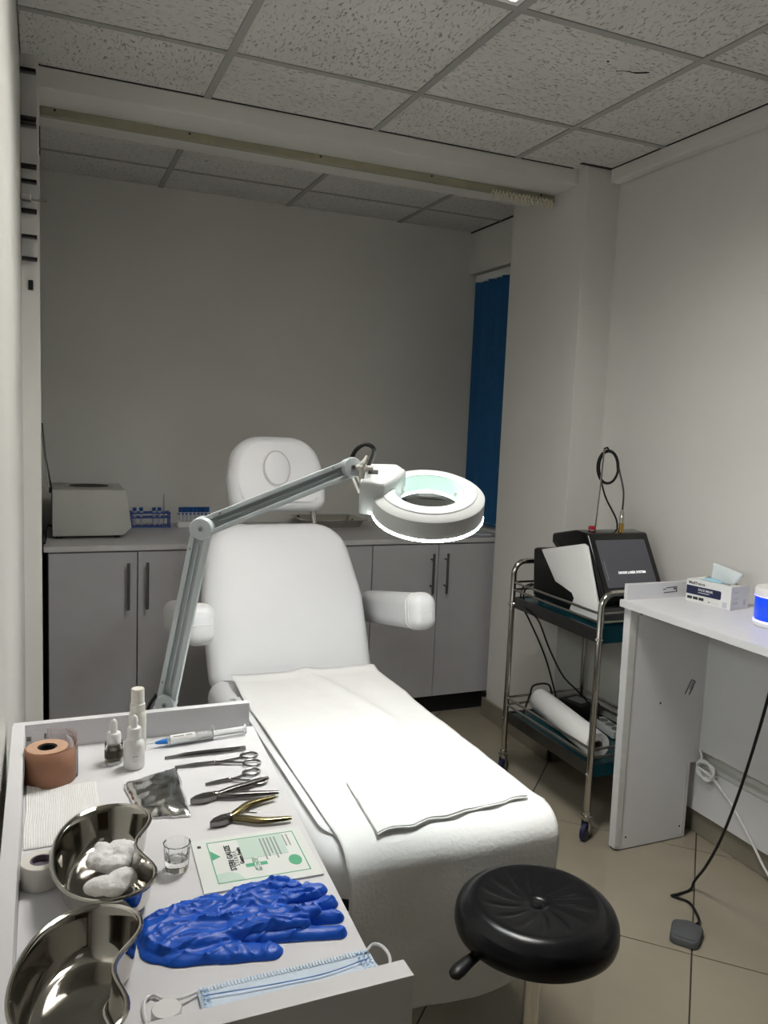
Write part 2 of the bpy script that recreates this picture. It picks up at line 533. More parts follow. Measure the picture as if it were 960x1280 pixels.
box('ceiling_tee', (-0.003, 3.69 - tw * 0.6, ZC - 0.0035), (2.165, 3.69 + tw * 0.6, ZC - 0.0003), TEE, ceil)
# scratched gouge in one tile
gz = ZC - 0.0008
MB().tube(bez([(1.545, 2.03, gz), (1.575, 2.015, gz), (1.60, 2.012, gz), (1.635, 1.99, gz)], 5), [0.0008] * 5 + [0.0015] * 5 + [0.003] * 5 + [0.001], 5).build('tile_gouge', BLACKPL, ceil)
MB().lathe([(0.004, -0.001), (0.003, 0.001)], (1.485, 1.99, gz), (0, 0, 1), 8).build('tile_hole', BLACKPL, ceil)
# right hand cornice, bulkhead beam
S(box('trim_1', (2.108, YR, ZC - 0.055), (XR, 2.76, ZC + 0.05), WALL, bevel=0.012), 'painted cornice along the right wall')
beam = S(box('trim_2', (-0.003 - 0.05, 2.822, 2.395), (2.0, 3.20, ZC + 0.06), WALL, bevel=0.006), 'wide shallow ceiling beam')
gp = MB()
gp.b2((XL, 2.8165, ZC - .003), (1.97, 2.8225, ZC + .002)); gp.b2((2.103, YR, ZC - .003), (2.1085, 2.752, ZC + .002)); gp.b2((1.96, 2.745, ZC - .003), (2.108, 2.7605, ZC + .002))
gp.b2((2.158, 3.2, ZC - .006), (2.166, YB, ZC + .002))
S(gp.build('trim_3', BLACKGAP, smooth=False), 'dark shadow gap around the ceiling edge')
S(box('baseboard_right', (2.146, YR, 0.001), (XR, 2.76, 0.088), SKIRT, bevel=0.002), 'beige tile skirting')
bp = MB().b2((1.985, 2.745, 0.001), (2.0, 3.325, 0.09), 0.002)
bp.b2((1.985, 2.745, 0.001), (2.146, 2.76, 0.09), 0.002)
S(bp.build('baseboard_pillar', SKIRT), 'tile skirting around the pillar')
S(box('baseboard_left', (XL, 1.4, 0.001), (XL + 0.012, 2.75, 0.09), SKIRT, bevel=0.002), 'tile skirting')

# ------------------------------------------------------------------ ceiling lights
def ceiling_light(x0, y0, x1, y1, label, pm):
    t = thing('ceiling_light', label, 'ceiling light', ((x0 + x1) / 2, (y0 + y1) / 2, ZC), 'recessed ceiling lights')
    m = MB()
    w = 0.022
    m.b2((x0 + .006, y0 + .006, ZC - 0.006), (x1 - .006, y0 + w, ZC + 0.05)); m.b2((x0 + .006, y1 - w, ZC - 0.006), (x1 - .006, y1 - .006, ZC + 0.05))
    m.b2((x0 + .006, y0 + w, ZC - 0.006), (x0 + w, y1 - w, ZC + 0.05)); m.b2((x1 - w, y0 + w, ZC - 0.006), (x1 - .006, y1 - w, ZC + 0.05))
    m.build('frame', WHITEPL, t, False)
    MB().b2((x0 + w, y0 + w, ZC + 0.035), (x1 - w, y1 - w, ZC + 0.045)).build('diffuser', pm, t, False)
    for k in range(1, 4):
        x = x0 + (x1 - x0) * k / 4
        MB().b2((x - .003, y0 + w, ZC), (x + .003, y1 - w, ZC + 0.034)).build('louvre', BRUSHED, t, False)
    for k in range(1, 8):
        y = y0 + (y1 - y0) * k / 8
        MB().b2((x0 + w, y - .0015, ZC + .004), (x1 - w, y + .0015, ZC + 0.03)).build('louvre', BRUSHED, t, False)
    return t
ceiling_light(0.51 + tw, 1.26 + tw, 1.11 - tw, 1.86 - tw, 'recessed square ceiling light with bright louvred panel above the treatment chair', PANELM)
ceiling_light(0.51 + tw, -0.54 + tw, 1.11 - tw, 0.06 - tw, 'added unseen fill light with dim louvred panel far from the treatment chair', FILLR)  # invented rear fixture, out of view, gives a little fill

# ------------------------------------------------------------------ curtain track
TR = thing('curtain_track', 'cream curtain track with bunched plastic gliders under the ceiling beam', 'curtain track', (1.0, 3.0, 2.395))
MB().b2((0.0, 2.983, 2.372), (2.0, 3.0, 2.395), 0.003).b2((0.0, 2.98, 2.365), (2.0, 3.003, 2.373), 0.002).build('rail', TRACKM, TR)
for x in (0.045, 0.48, 0.96, 1.42, 1.93):
    MB().lathe([(0.004, 0), (0.003, 0.004)], (x, 2.979, 2.386), (0, -1, 0), 10).build('bracket_screw', BLACKPL, TR)
g0 = None
for k in range(19):
    x = 1.70 + k * 0.0158 + random.uniform(-.002, .002)
    if g0 is None:
        g0 = MB().ring((0, 0, -0.012), (1, 0, 0.35), 0.0140, 0.0028, 12, 6).b2((-.003, -.004, -.002), (.003, .004, .010)).build('glider', RINGPL, None)
        g = g0
    else:
        g = g0.copy(); COL.objects.link(g)
    g.parent = TR
    g.location = V((x, 2.975, 2.366)) - ROOT[TR]
    g.rotation_euler = (0, random.uniform(-.25, .25), random.uniform(-.3, .3))

# ------------------------------------------------------------------ plates on the pilaster
zs = [(2.272, 2.408), (2.136, 2.254), (2.006, 2.092), (1.866, 1.931)]
names = ['topmost', 'second', 'third', 'lowest']
for k, (z0, z1) in enumerate(zs):
    y = 2.752
    t = thing('acrylic_holder', 'clear acrylic plate with black clips on left pilaster, %s of four' % names[k], 'wall holder', (-0.03, 2.76, z0), 'clear plates on the left pilaster')
    MB().b2((-0.052, 2.735, z0), (-0.008, 2.738, z1), 0.0005).build('plate', CLEARPL, t)
    for z in (z0, z1):
        MB().b2((-0.053, 2.728, z - .004), (-0.010, 2.760, z + .004), 0.001).build('clip', BLACKPL, t)
hk = MB().b2((-0.052, 2.70, 2.028), (-0.026, 2.727, 2.046), 0.002).tube([(-0.03, 2.71, 2.036), (-0.012, 2.71, 2.033), (0.018, 2.71, 2.035)], 0.003, 6)
hk.b2((-0.055, 2.705, 2.03), (-0.048, 2.722, 2.044), 0.001)
tag(hk.build('wall_hook', BRUSHED, None, loc=(-0.055, 2.714, 2.03)), 'small grey metal hook jutting out by the clear plates', 'hook')
sw = MB().b2((-0.036, 2.752, 1.775), (-0.022, 2.7605, 1.805), 0.002)
tag(sw.build('wall_plug', BLACKPL, None, loc=(-0.03, 2.76, 1.775)), 'small black plug in the pilaster below the clear plates', 'wall plug')

# ------------------------------------------------------------------ vertical blind
BL = thing('vertical_blind', 'dark blue vertical blind covering the window beside the pillar', 'blind', (2.2, 3.65, 0.885))
box('headrail', (2.185, 3.315, 2.188), (2.225, 3.970, 2.226), WHITEPL, BL, 0.003)
prev = None
for k in range(9):
    y = 3.355 + k * 0.07
    sl = MB()
    pts = []
    a = math.radians(-34 + (14 if k % 2 else -12))
    for e in range(7):
        w = (e / 6 - .5) * 0.089
        cup = 0.011 * (1 - (2 * (e / 6 - .5)) ** 2)
        pts.append((2.205 + w * math.sin(a) + cup, y + w * math.cos(a)))
    poly = pts + [(p[0] + 0.0012, p[1]) for p in reversed(pts)]
    sl.prism(poly, (0, 0, 1.537), (1, 0, 0), (0, 1, 0), (0, 0, 1), 1.30)
    s_ = sl.build('slat', BLIND, BL)
    MB().b2((2.202, y - .040, 0.888), (2.212, y + .040, 0.910), 0.002).build('bottom_weight', BLUEPL, BL)
MB().tube([(2.196, 3.345 + k * .02, 0.897 + .004 * math.sin(k * 1.8)) for k in range(30)], 0.0012, 5).build('chain', WHITEPL, BL)

# ------------------------------------------------------------------ cabinets along the back wall
FY = 3.365
xsd = [0.018, 0.354, 0.700, 1.042, 1.385, 1.723, 2.045]
cabl = ['grey two-door base cabinet under the centrifuge', 'grey two-door base cabinet behind the treatment chair back', 'grey two-door base cabinet next to the pillar and blind']
for c in range(3):
    x0, x1, xm = xsd[2 * c], xsd[2 * c + 2], xsd[2 * c + 1]
    t = thing('base_cabinet', cabl[c], 'cabinet', ((x0 + x1) / 2, 3.68, 0.0), 'grey base cabinets')
    m = MB()
    m.b2((x0, FY + .004, 0.105), (x0 + .016, YB - .003, 0.858)); m.b2((x1 - .016, FY + .004, 0.105), (x1, YB - .003, 0.858))
    m.b2((x0 + .016, FY + .004, 0.105), (x1 - .016, YB - .003, 0.121)); m.b2((x0 + .016, FY + .004, 0.83), (x1 - .016, YB - .003, 0.858))
    m.b2((x0 + .016, YB - .015, 0.121), (x1 - .016, YB - .003, 0.82))
    m.build('body', LAMINATE, t, False)
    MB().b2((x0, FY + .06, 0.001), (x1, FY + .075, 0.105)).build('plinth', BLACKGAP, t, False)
    for (a, b, hx) in ((x0, xm, xm - 0.038), (xm, x1, xm + 0.036)):
        d = MB().b2((a + .0022, FY - .016, 0.112), (b - .0022, FY + .002, 0.853), 0.0012).build('door', LAMINATE, t)
        h = MB().cyl((hx, FY - .046, 0.62), (hx, FY - .046, 0.812), 0.006, seg=10)
        for z in (0.655, 0.782):
            h.cyl((hx, FY - .046, z), (hx, FY - .014, z), 0.0045, seg=8)
        h.build('handle', HANDLE, d)
WT = 0.882
wtop = MB().b2((0.002, 3.340, 0.8595), (2.045, YB - .002, WT), 0.002)
wtop = wtop.build('worktop', WORKTOP, None, loc=(1.0, 3.68, 0.8595))
tag(wtop, 'long grey laminate worktop on the base cabinets along back wall', 'worktop')

# centrifuge
CF = thing('centrifuge', 'grey boxy centrifuge with lid raised on the worktop by left wall', 'centrifuge', (0.19, 3.70, WT))
prof = [(0.036, 0.012), (0.315, 0.012), (0.348, 0.045), (0.324, 0.205), (0.036, 0.205)]
y0, y1 = 3.53, 3.86
m = MB()
m.rings([[V((p[0], y, WT + p[1])) for p in prof] for y in (y0, y1)])
bmesh.ops.bevel(m.bm, geom=list(m.bm.edges), offset=0.004, segments=2, profile=.5, affect='EDGES')
m.build('housing', GREYBOX, CF)
MB().lathe([(0.10, 0.2065), (0.10, 0.209), (0.085, 0.2095), (0.08, 0.206)], (0.185, 3.69, WT), seg=40).build('rotor_opening_ring', GREYBOX, CF)
MB().lathe([(0.082, 0.2075), (0.08, 0.2098), (0.001, 0.2099)], (0.185, 3.69, WT), seg=40).build('rotor_chamber', BLACKGAP, CF)
L = MB()
L.box((0.010, 3.69, WT + 0.345), (0.010, 0.30, 0.275), Matrix.Rotation(math.radians(-6), 3, 'Y'), 0.003)
L.build('lid', CLEARPL, CF)
MB().tube([(0.034, 3.56, WT + .205), (0.012, 3.555, WT + .34), (-0.0, 3.55, WT + .475)], 0.0035, 6).build('lid_stay', BLACKPL, CF)
MB().b2((0.024, 3.55, WT + .19), (0.037, 3.60, WT + .215), .002).build('hinge', BLACKPL, CF)
for x in (0.06, 0.29):
    for y in (3.56, 3.83):
        MB().cyl((x, y, WT), (x, y, WT + .013), 0.012, seg=12).build('foot', RUBBER, CF)
MB().tube(bez([(0.036, 3.57, WT + .05), (0.02, 3.555, WT + .055), (0.012, 3.545, WT + .03), (0.010, 3.50, WT + .006), (0.006, 3.40, WT + .005)], 6), 0.004, 6).build('power_cord', BLACKPL, CF)

# test tube racks and tubes
R1 = thing('test_tube_rack', 'open blue plastic test tube rack beside the centrifuge', 'rack', (0.46, 3.86, WT))
for z in (0.002, 0.045, 0.066):
    m = MB()
    m.b2((0.372, 3.83, WT + z), (0.552, 3.835, WT + z + .006)); m.b2((0.372, 3.885, WT + z), (0.552, 3.89, WT + z + .006))
    for k in range(7):
        x = 0.372 + k * 0.0291
        m.b2((x, 3.835, WT + z), (x + .005, 3.885, WT + z + .006))
    m.build('tier', BLUEPL, R1, False)
for x in (0.374, 0.545):
    for y in (3.8325, 3.8875):
        MB().b2((x, y - .003, WT), (x + .006, y + .003, WT + .075)).build('post', BLUEPL, R1, False)
def tube_thing(x, y, z, h, cap, label, group, capm):
    t = thing('test_tube', label, 'test tube', (x, y, z), group)
    MB().lathe([(0.002, 0.0005), (0.006, 0.003), (0.0075, 0.008), (0.0075, h)], (x, y, z), seg=12).build('tube', CARD if capm is None else LABELGREY, t)
    MB().lathe([(0.0085, 0), (0.009, 0.002), (0.009, cap), (0.007, cap + .002)], (x, y, z + h), seg=12).build('cap', capm or BLUECAP, t)
for x, w_ in ((0.393, 'first tube from the centrifuge'), (0.422, 'second tube from the centrifuge'), (0.480, 'second tube from the metal probe'), (0.505, 'next to the metal probe')):
    tube_thing(x, 3.86, WT + .009, 0.068, 0.014, 'blue-capped test tube in open blue rack, ' + w_, 'tubes in the open blue rack', BLUECAP)
pen = MB().lathe([(0.001, 0), (0.003, .02), (0.0042, .03), (0.0042, .10), (0.003, .145), (0.001, .15)], (0.525, 3.86, WT + .009), seg=10)
tag(pen.build('metal_probe', BRUSHED, None, loc=(0.525, 3.86, WT + .009)), 'tall thin metal probe standing in the open blue rack', 'probe')
R2 = thing('vial_rack', 'white vial rack full of blue-capped vials on the worktop', 'rack', (0.66, 3.84, WT))
box('base', (0.583, 3.815, WT + .001), (0.738, 3.865, WT + .03), WHITEPL, R2, 0.003)
box('upper_deck', (0.586, 3.82, WT + .062), (0.735, 3.86, WT + .068), BLUEPL, R2, 0.001)
for x in (0.585, 0.733):
    box('post', (x, 3.835, WT + .03), (x + .003, 3.845, WT + .064), WHITEPL, R2)
for k in range(8):
    tube_thing(0.597 + k * .018, 3.826, WT + .030, 0.044, 0.022, 'slim blue-capped vial in white rack, %s from the open blue rack' % ('first', 'second', 'third', 'fourth', 'fifth', 'sixth', 'seventh', 'eighth')[k], 'vials in the white rack', BLUECAP)

# steel tray behind the chair back
m = MB()
def rr(w, d, r):
    return polyround([(-w / 2, -d / 2), (w / 2, -d / 2), (w / 2, d / 2), (-w / 2, d / 2)], r, 5)
cx, cy = 1.34, 3.84
rs = []
for (w, d, z) in ((0.29, 0.20, 0.001), (0.32, 0.23, 0.036), (0.35, 0.26, 0.038), (0.35, 0.26, 0.041), (0.318, 0.228, 0.040), (0.285, 0.195, 0.004)):
    rs.append([V((cx + p[0], cy + p[1], WT + z)) for p in rr(w, d, 0.04)])
m.rings(rs)
tag(m.build('steel_tray', STEEL, None, loc=(cx, cy, WT)), 'shallow stainless tray on worktop behind the chair back', 'tray')
m = MB().prism(polyround([(1.975, 3.40), (2.042, 3.41), (2.042, 3.62), (1.97, 3.60)], 0.004, 2), (0, 0, WT + .003), (1, 0, 0), (0, 1, 0), (0, 0, 1), 0.005)
tag(m.build('document_folder', LABELGREY, None, loc=(2.0, 3.5, WT)), 'thin grey folder lying on worktop below the blue blind', 'folder')
m = MB().lathe([(0.06, 0.0005), (0.08, 0.008), (0.085, 0.014), (0.078, 0.013), (0.055, 0.005)], (1.82, 3.74, WT), seg=32)
tag(m.build('black_saucer', BLACKPL, None, loc=(1.82, 3.74, WT)), 'low dark round dish on worktop behind the magnifier lamp', 'dish')

# ------------------------------------------------------------------ treatment chair
XC = 0.79
CH = thing('treatment_chair', 'white padded treatment chair with raised back, headrest and two arm pads', 'treatment chair', (XC, 2.0, 0))
BZ = 0.565
def cushion_prof(t, r):
    p = []
    for k in range(6):
        a = PI / 2 * k / 5
        p.append((r * (1 - math.sin(a)), r * (1 - math.cos(a))))
    q_ = [(i, t - h) for i, h in reversed(p)]
    return p + q_ + [(-0.80, t + .003), (-0.6, t + .006), (-0.35, t + .008), (-0.05, t + .009)]
foot_out = polyround([(-0.285, 1.405), (0.285, 1.405), (0.285, 2.40), (-0.285, 2.40)], [0.09, 0.09, 0.02, 0.02], 8)
MB().pillow(foot_out, (XC, 0, BZ - .125), (1, 0, 0), (0, 1, 0), (0, 0, 1), [(a, b * 0.95) for a, b in cushion_prof(0.125, 0.05)][:-4] + [(-0.9, .1245), (-.3, .1245)]).build('leg_cushion', VINYL, CH)
seat_out = polyround([(-0.30, 2.26), (0.285, 2.26), (0.285, 2.58), (-0.30, 2.58)], 0.05, 6)
MB().pillow(seat_out, (XC, 0, BZ - .125), (1, 0, 0), (0, 1, 0), (0, 0, 1), cushion_prof(0.118, 0.055)[:-4]).build('seat_cushion', VINYL, CH)
Vb = V((0, 0.29, 0.485)).normalized(); Nb = V((0, -Vb.z, Vb.y))
Ub = V((1, 0, 0))
Ob = V((XC, 2.525, 0.535))
back_out = polyround([(-0.285, 0.0), (0.285, 0.0), (0.297, 0.30), (0.252, 0.597), (-0.255, 0.597), (-0.292, 0.30)], [0.05, 0.05, 0.4, 0.135, 0.125, 0.4], 10)
bk = MB().pillow(back_out, Ob - Nb * 0.105, Ub, Vb, Nb, cushion_prof(0.10, 0.045)).build('backrest', VINYL, CH)
Vh = V((0, 0.36, 0.93)).normalized(); Nh = V((0, -Vh.z, Vh.y))
Oh = V((XC + .022, 2.862, 1.085))
head_out = polyround([(-0.180, 0.0), (0.180, 0.0), (0.192, 0.12), (0.155, 0.29), (-0.155, 0.29), (-0.192, 0.12)], [0.045, 0.045, 0.12, 0.125, 0.125, 0.12], 10)
hr = MB().pillow(head_out, Oh - Nh * 0.085, Ub, Vh, Nh, cushion_prof(0.082, 0.04)).build('headrest', VINYL, CH)
def ell(a, b, n=36):
    return [(a * math.cos(2 * PI * k / n), b * math.sin(2 * PI * k / n)) for k in range(n)]
oc = Oh + Vh * 0.152 + Nh * 0.004 - Ub * 0.008
MB().pillow(ell(0.050, 0.066), oc, Ub, Vh, Nh, [(0, -.02), (0, .004), (.002, .007), (.006, .0085), (-.5, .0095), (-.1, .0098)]).build('face_plug', VINYL, hr)
mp_ = MB()
pts = [oc + Ub * 0.0525 * math.cos(2 * PI * k / 40) + Vh * 0.0685 * math.sin(2 * PI * k / 40) + Nh * 0.0035 for k in range(41)]
mp_.tube(pts, 0.0022, 6, cap=False).build('plug_seam', MELEDGE, hr)
for s in (-1, 1):
    MB().cyl(Oh + Ub * 0.14 * s - Nh * .055 - Vh * .10, Oh + Ub * 0.14 * s - Nh * .055 + Vh * .05, 0.011, seg=10).build('headrest_bar', STEEL, CH)
MB().box(Oh - Ub * .155 - Nh * .07 + Vh * .0, (0.03, 0.02, 0.06), None, 0.004).build('headrest_bracket', BRUSHED, CH)
for s in (-1, 1):
    a = V((XC + 0.365 * s, 2.80, 0.712)); b = V((XC + 0.365 * s, 2.315, 0.805))
    D = (b - a).normalized(); Nn = D.cross(V((1, 0, 0))); Nn = -Nn if Nn.z < 0 else Nn
    sec = polyround([(-.046, -.060), (.046, -.060), (.046, .060), (-.046, .060)], 0.036, 6)
    ln = (b - a).length
    arm = MB().pillow(sec, a, V((1, 0, 0)), Nn, D, [(.02, 0), (.006, .008), (0, .02), (0, ln - .062)]).build('armrest', VINYL, CH)
    MB().pillow(sec, a, V((1, 0, 0)), Nn, D, [(.0, ln - .060), (0, ln - .035), (.004, ln - .018), (.012, ln - .006), (.024, ln), (-.3, ln + .002)]).build('end_cap', VINYL, arm)
    for off in (0.061, 0.040):
        ps = [a + D * (ln - off) + V((1, 0, 0)) * p[0] * 1.01 + Nn * p[1] * 1.01 for p in sec]
        MB().tube(ps + [ps[0]], 0.0022, 5, cap=False).build('seam', PIPING, arm)
    cp = [b - D * .002 + Nn * (.058 * t) for t in (-.35, 0, .35)]
    MB().tube([b + D * .0015 + V((1, 0, 0)) * t for t in (-.026, 0, .026)], 0.0015, 5).build('seam', PIPING, arm)
    MB().tube([a + D * .03, V((XC + 0.24 * s, 2.86, 0.66))], 0.014, 10).build('arm_bracket', BRUSHED, CH)
box('leg_frame', (XC - .24, 1.46, BZ - .165), (XC + .24, 2.36, BZ - .121), BLACKPL, CH, 0.006)
box('seat_frame', (XC - .22, 2.30, BZ - .165), (XC + .22, 2.60, BZ - .118), BLACKPL, CH, 0.006)
MB().pillow(polyround([(-.22, .03), (.22, .03), (.2, .55), (-.2, .55)], .05, 5), Ob - Nb * .135, Ub, Vb, Nb, [(.004, 0), (0, .006), (0, .034)]).build('back_frame', BLACKPL, CH)
box('column', (XC - .13, 1.95, 0.09), (XC + .13, 2.30, BZ - .16), WHITEPL, CH, 0.02)
box('base', (XC - .22, 1.72, 0.012), (XC + .22, 2.58, 0.09), WHITEPL, CH, 0.02)
for x in (-.19, .19):
    for y in (1.76, 2.54):
        MB().cyl((XC + x, y, 0), (XC + x, y, .014), .022, seg=14).build('foot', RUBBER, CH)

# bed paper
def nz(x, y, s, seed=0):
    return noise.noise(V((x * s + seed, y * s - seed, seed * 1.7)))
m = MB()
nx = 56
path = []
y_far, y_near = 2.50, 1.47
for k in range(80):
    path.append((y_far + (y_near - y_far) * k / 79, BZ + .004))
r_ = 0.062
for k in range(1, 13):
    a = PI / 2 * k / 12
    path.append((y_near - r_ * math.sin(a) * 1.1, BZ + .004 - r_ * (1 - math.cos(a))))
ye, ze = path[-1]
zend = 0.185
for k in range(1, 36):
    path.append((ye - 0.004 * math.sin(k / 35 * PI), ze + (zend - ze) * k / 35))
verts = []
arc = 0
for k, (y, z) in enumerate(path):
    if k:
        arc += math.hypot(y - path[k - 1][0], z - path[k - 1][1])
    row = []
    for i in range(nx + 1):
        u = i / nx
        xl = 0.552 + 0.004 * nz(0, arc, 3, 3); xr = 1.056 + 0.006 * nz(5, arc, 4, 2)
        x = xl + (xr - xl) * u
        yy, zz = y, z
        if k < 80:
            w = 0.5 * max(0, nz(x * 1.0, arc * .6, 6, 1)) * 0.018 + 0.0025 * abs(nz(x, arc, 14, 4))
            yr = (2.50 - y)
            w += 0.010 * math.exp(-((x - 0.80 - 0.10 * math.sin(yr * 3)) / .03) ** 2) * (1 if y > 1.9 else 0.3)
            edge = 0.006 * max(0, nz(3, arc, 7, 8)) * (u ** 8)
            el = 0.018 * max(0, math.exp(-((y - 2.42) / .07) ** 2)) * ((1 - u) ** 10)
            zz += w + edge + el
            if k < 3:
                zz += 0.004 * (3 - k)
            # sides droop
            if u > .985: zz -= 0.003
        else:
            h = (k - 80) / max(1, len(path) - 81)
            yy += 0.009 * h * math.sin(x * 19 + 1.0) + 0.006 * nz(x, arc, 6, 5)
            if k > 92:
                x += 0.004 * nz(x, z, 5, 7)
                zz += 0.022 * h * (x - 0.70) + 0.003 * nz(x, 0, 20, 2) * h
            yy -= 0.012 * max(0, nz(x * 1.2, arc * 1.0, 5, 11)) * min(1, h * 3)
        row.append(m.bm.verts.new((x, yy, zz)))
    verts.append(row)
for a, b in zip(verts, verts[1:]):
    for i in range(nx):
        m.bm.faces.new((a[i], a[i + 1], b[i + 1], b[i]))
bp_ = m.build('bed_sheet', PAPER, None, loc=(0.8, 1.95, BZ), norm=True, angle=80)
sm = bp_.modifiers.new('thick', 'SOLIDIFY'); sm.thickness = 0.0008; sm.offset = 1
tag(bp_, 'white disposable paper sheet draped over the chair seat and foot', 'paper sheet')

# folded towel on the sheet
m = MB()
A, B, C_, D_ = V((0.652, 1.685, 0)), V((1.035, 1.70, 0)), V((1.018, 1.478, 0)), V((0.630, 1.435, 0))
for layer, (v0, v1, zb) in enumerate(((0, 1, .007), (0.36, 0.985, .0105))):
    rows = []
    for j in range(17):
        v = v0 + (v1 - v0) * j / 16
        row = []
        for i in range(33):
            u = i / 32
            p = (A * (1 - u) + B * u) * (1 - v) + (D_ * (1 - u) + C_ * u) * v
            z = BZ + .004 + zb + 0.0025 * max(0, nz(p.x, p.y, 10, 3 + layer)) + (0.004 * abs(math.sin(u * 15)) * (v ** 6)) + (.006 * math.exp(-((v - v0) / .06) ** 2) if layer else 0)
            row.append((p.x, p.y + .004 * math.sin(u * 23) * (v ** 4), z))
        rows.append(row)
    top = [[m.bm.verts.new(p) for p in r] for r in rows]
    bot = [[m.bm.verts.new((p[0], p[1], p[2] - .003)) for p in r] for r in rows]
    for a, b, fl in ((top, None, 0), (bot, None, 1)):
        for j in range(16):
            for i in range(32):
                f = (a[j][i], a[j][i + 1], a[j + 1][i + 1], a[j + 1][i])
                m.bm.faces.new(f if not fl else tuple(reversed(f)))
    per = [(0, i) for i in range(33)] + [(j, 32) for j in range(1, 17)] + [(16, i) for i in range(31, -1, -1)] + [(j, 0) for j in range(15, 0, -1)]
    for k in range(len(per)):
        p, q2 = per[k - 1], per[k]
        m.bm.faces.new((top[p[0]][p[1]], top[q2[0]][q2[1]], bot[q2[0]][q2[1]], bot[p[0]][p[1]]))
tag(m.build('folded_towel', PAPER, None, loc=(0.83, 1.58, BZ), angle=60), 'folded white paper towel lying on the foot of the paper sheet', 'paper towel')

# ------------------------------------------------------------------ magnifier lamp
J0, J1, J2 = V((0.201, 1.420, 0.906)), V((0.2523, 1.380, 1.225)), V((0.535, 1.420, 1.3295))
LP = thing('magnifying_lamp', 'white ring magnifier lamp glowing on a jointed grey arm beside chair', 'lamp', (0.20, 1.44, 0))
toc = V((-0.40, -0.9165, 0)).normalized()
def arm(a, b, parent):
    d = (b - a).normalized()
    n = (toc - d * toc.dot(d)).normalized()      # faces the room
    s = n.cross(d)
    mid = (a + b) / 2; ln = (b - a).length
    R = Matrix((d, s, n)).transposed()
    web = MB().box(mid - n * .0015, (ln - .012, .020, .003), R, .001).build('arm', LAMPGREY, parent)
    for k in (-1, 1):
        MB().box(mid + s * .0125 * k, (ln - .016, .009, .016), R, .0015).build('arm_rail', LAMPPAINT, web)
    MB().cyl(a + d * .03 + n * .0022, b - d * .03 + n * .0022, 0.0018, seg=8).build('spring_rod', LAMPPAINT, web)
    for t in (0.12, 0.88):
        p = a + d * ln * t + s * .0125 + n * .008
        MB().lathe([(.0022, 0), (.0018, .0012)], p, n, 8).build('rivet', BRUSHED, web)
    return d, n, s
def joint(p, n, r, parent):
    j = MB().lathe([(r * .92, -.013), (r, -.011), (r, .011), (r * .93, .0135), (r * .3, .0140)], p, n, 28).build('joint', LAMPPAINT, parent)
    MB().lathe([(.0045, .013), (.0045, .0155), (.003, .0158)], p, n, 12).build('screw', BRUSHED, j)
    MB().lathe([(.0016, .0150), (.0016, .0162)], p, n, 6).build('screw_socket', BLACKPL, j)
    return j
d0, n0, s0 = arm(J0, J1, LP)
d1, n1, s1 = arm(J1, J2, LP)
joint(J0, n0, 0.0175, LP); joint(J1, n0, 0.0195, LP); joint(J2, n1, 0.019, LP)
HC = V((0.714, 1.445, 1.266))
dv = V((HC.x, HC.y, 0)).normalized()
side = V((dv.y, -dv.x, 0))
HN = (V((0, 0, 1)) * 0.925 - dv * 0.38 + side * 0.02).normalized()
HS = (side - HN * side.dot(HN)).normalized()
HF = HN.cross(HS)      # away from camera
Rh = 0.1125
hd = MB().lathe([(0.0735, -0.028), (Rh - .002, -0.028), (Rh, -0.026), (Rh, 0.010), (Rh - .003, 0.013), (Rh - .016, 0.019), (Rh - .018, 0.0215), (0.074, 0.0245), (0.0695, 0.022), (0.0655, -0.006), (0.0650, -0.014), (0.0735, -0.016)], HC, HN, 64, close=True).build('lamp_head', LAMPWHITE, LP, angle=22)
MB().lathe([(0.0725, -0.0285), (Rh + .0005, -0.0285), (Rh + .0010, -0.0315), (Rh - .004, -0.0345), (0.080, -0.0350), (0.0725, -0.033)], HC, HN, 64, close=True).build('ring_light', RING, hd)
MB().lathe([(0.0680, 0.0195), (0.0688, 0.0210), (0.0688, 0.016), (0.0648, -0.008), (0.0638, -0.008)], HC, HN, 64, close=True).build('inner_glow_ring', RINGIN, hd)
MB().lathe([(0.0005, 0.007), (0.02, 0.0064), (0.04, 0.0045), (0.055, 0.0018), (0.0630, -0.001), (0.0630, -0.003), (0.055, -0.005), (0.04, -0.0075), (0.02, -0.0095), (0.0005, -0.010)], HC - HN * .006, HN, 48).build('lens', LENS, hd)
# electronics box on the arm side of the ring
Rm = Matrix((HS, HF, HN)).transposed()
bx_o = HC - HS * 0.088 + HF * 0.016
eb = MB()
o2 = [(-0.050, -0.040), (0.000, -0.046), (0.022, -0.014), (0.040, 0.030), (0.020, 0.056), (-0.050, 0.050)]
eb.pillow(polyround(o2, .006, 3), bx_o - HN * .028, HS, HF, HN, [(0.0, 0), (0, .063), (.003, .069), (.007, .0715), (-.4, .072)])
eb = eb.build('control_box', LAMPWHITE, hd)
MB().box(bx_o - HS * .026 + HN * .0450 + HF * .004, (.020, .014, .004), Rm, .001).build('switch', BLACKPL, eb)
MB().box(bx_o - HS * .002 + HN * .0442 + HF * .004, (.014, .020, .0006), Rm).build('rating_label', LABELGREY, eb)
for k in range(3):
    a = 2 * PI * k / 3 + .5
    MB().box(HC + (HS * math.cos(a) + HF * math.sin(a)) * .0615 + HN * .003, (.006, .006, .010), Rm, .001).build('lens_clip', WHITEPL, hd)
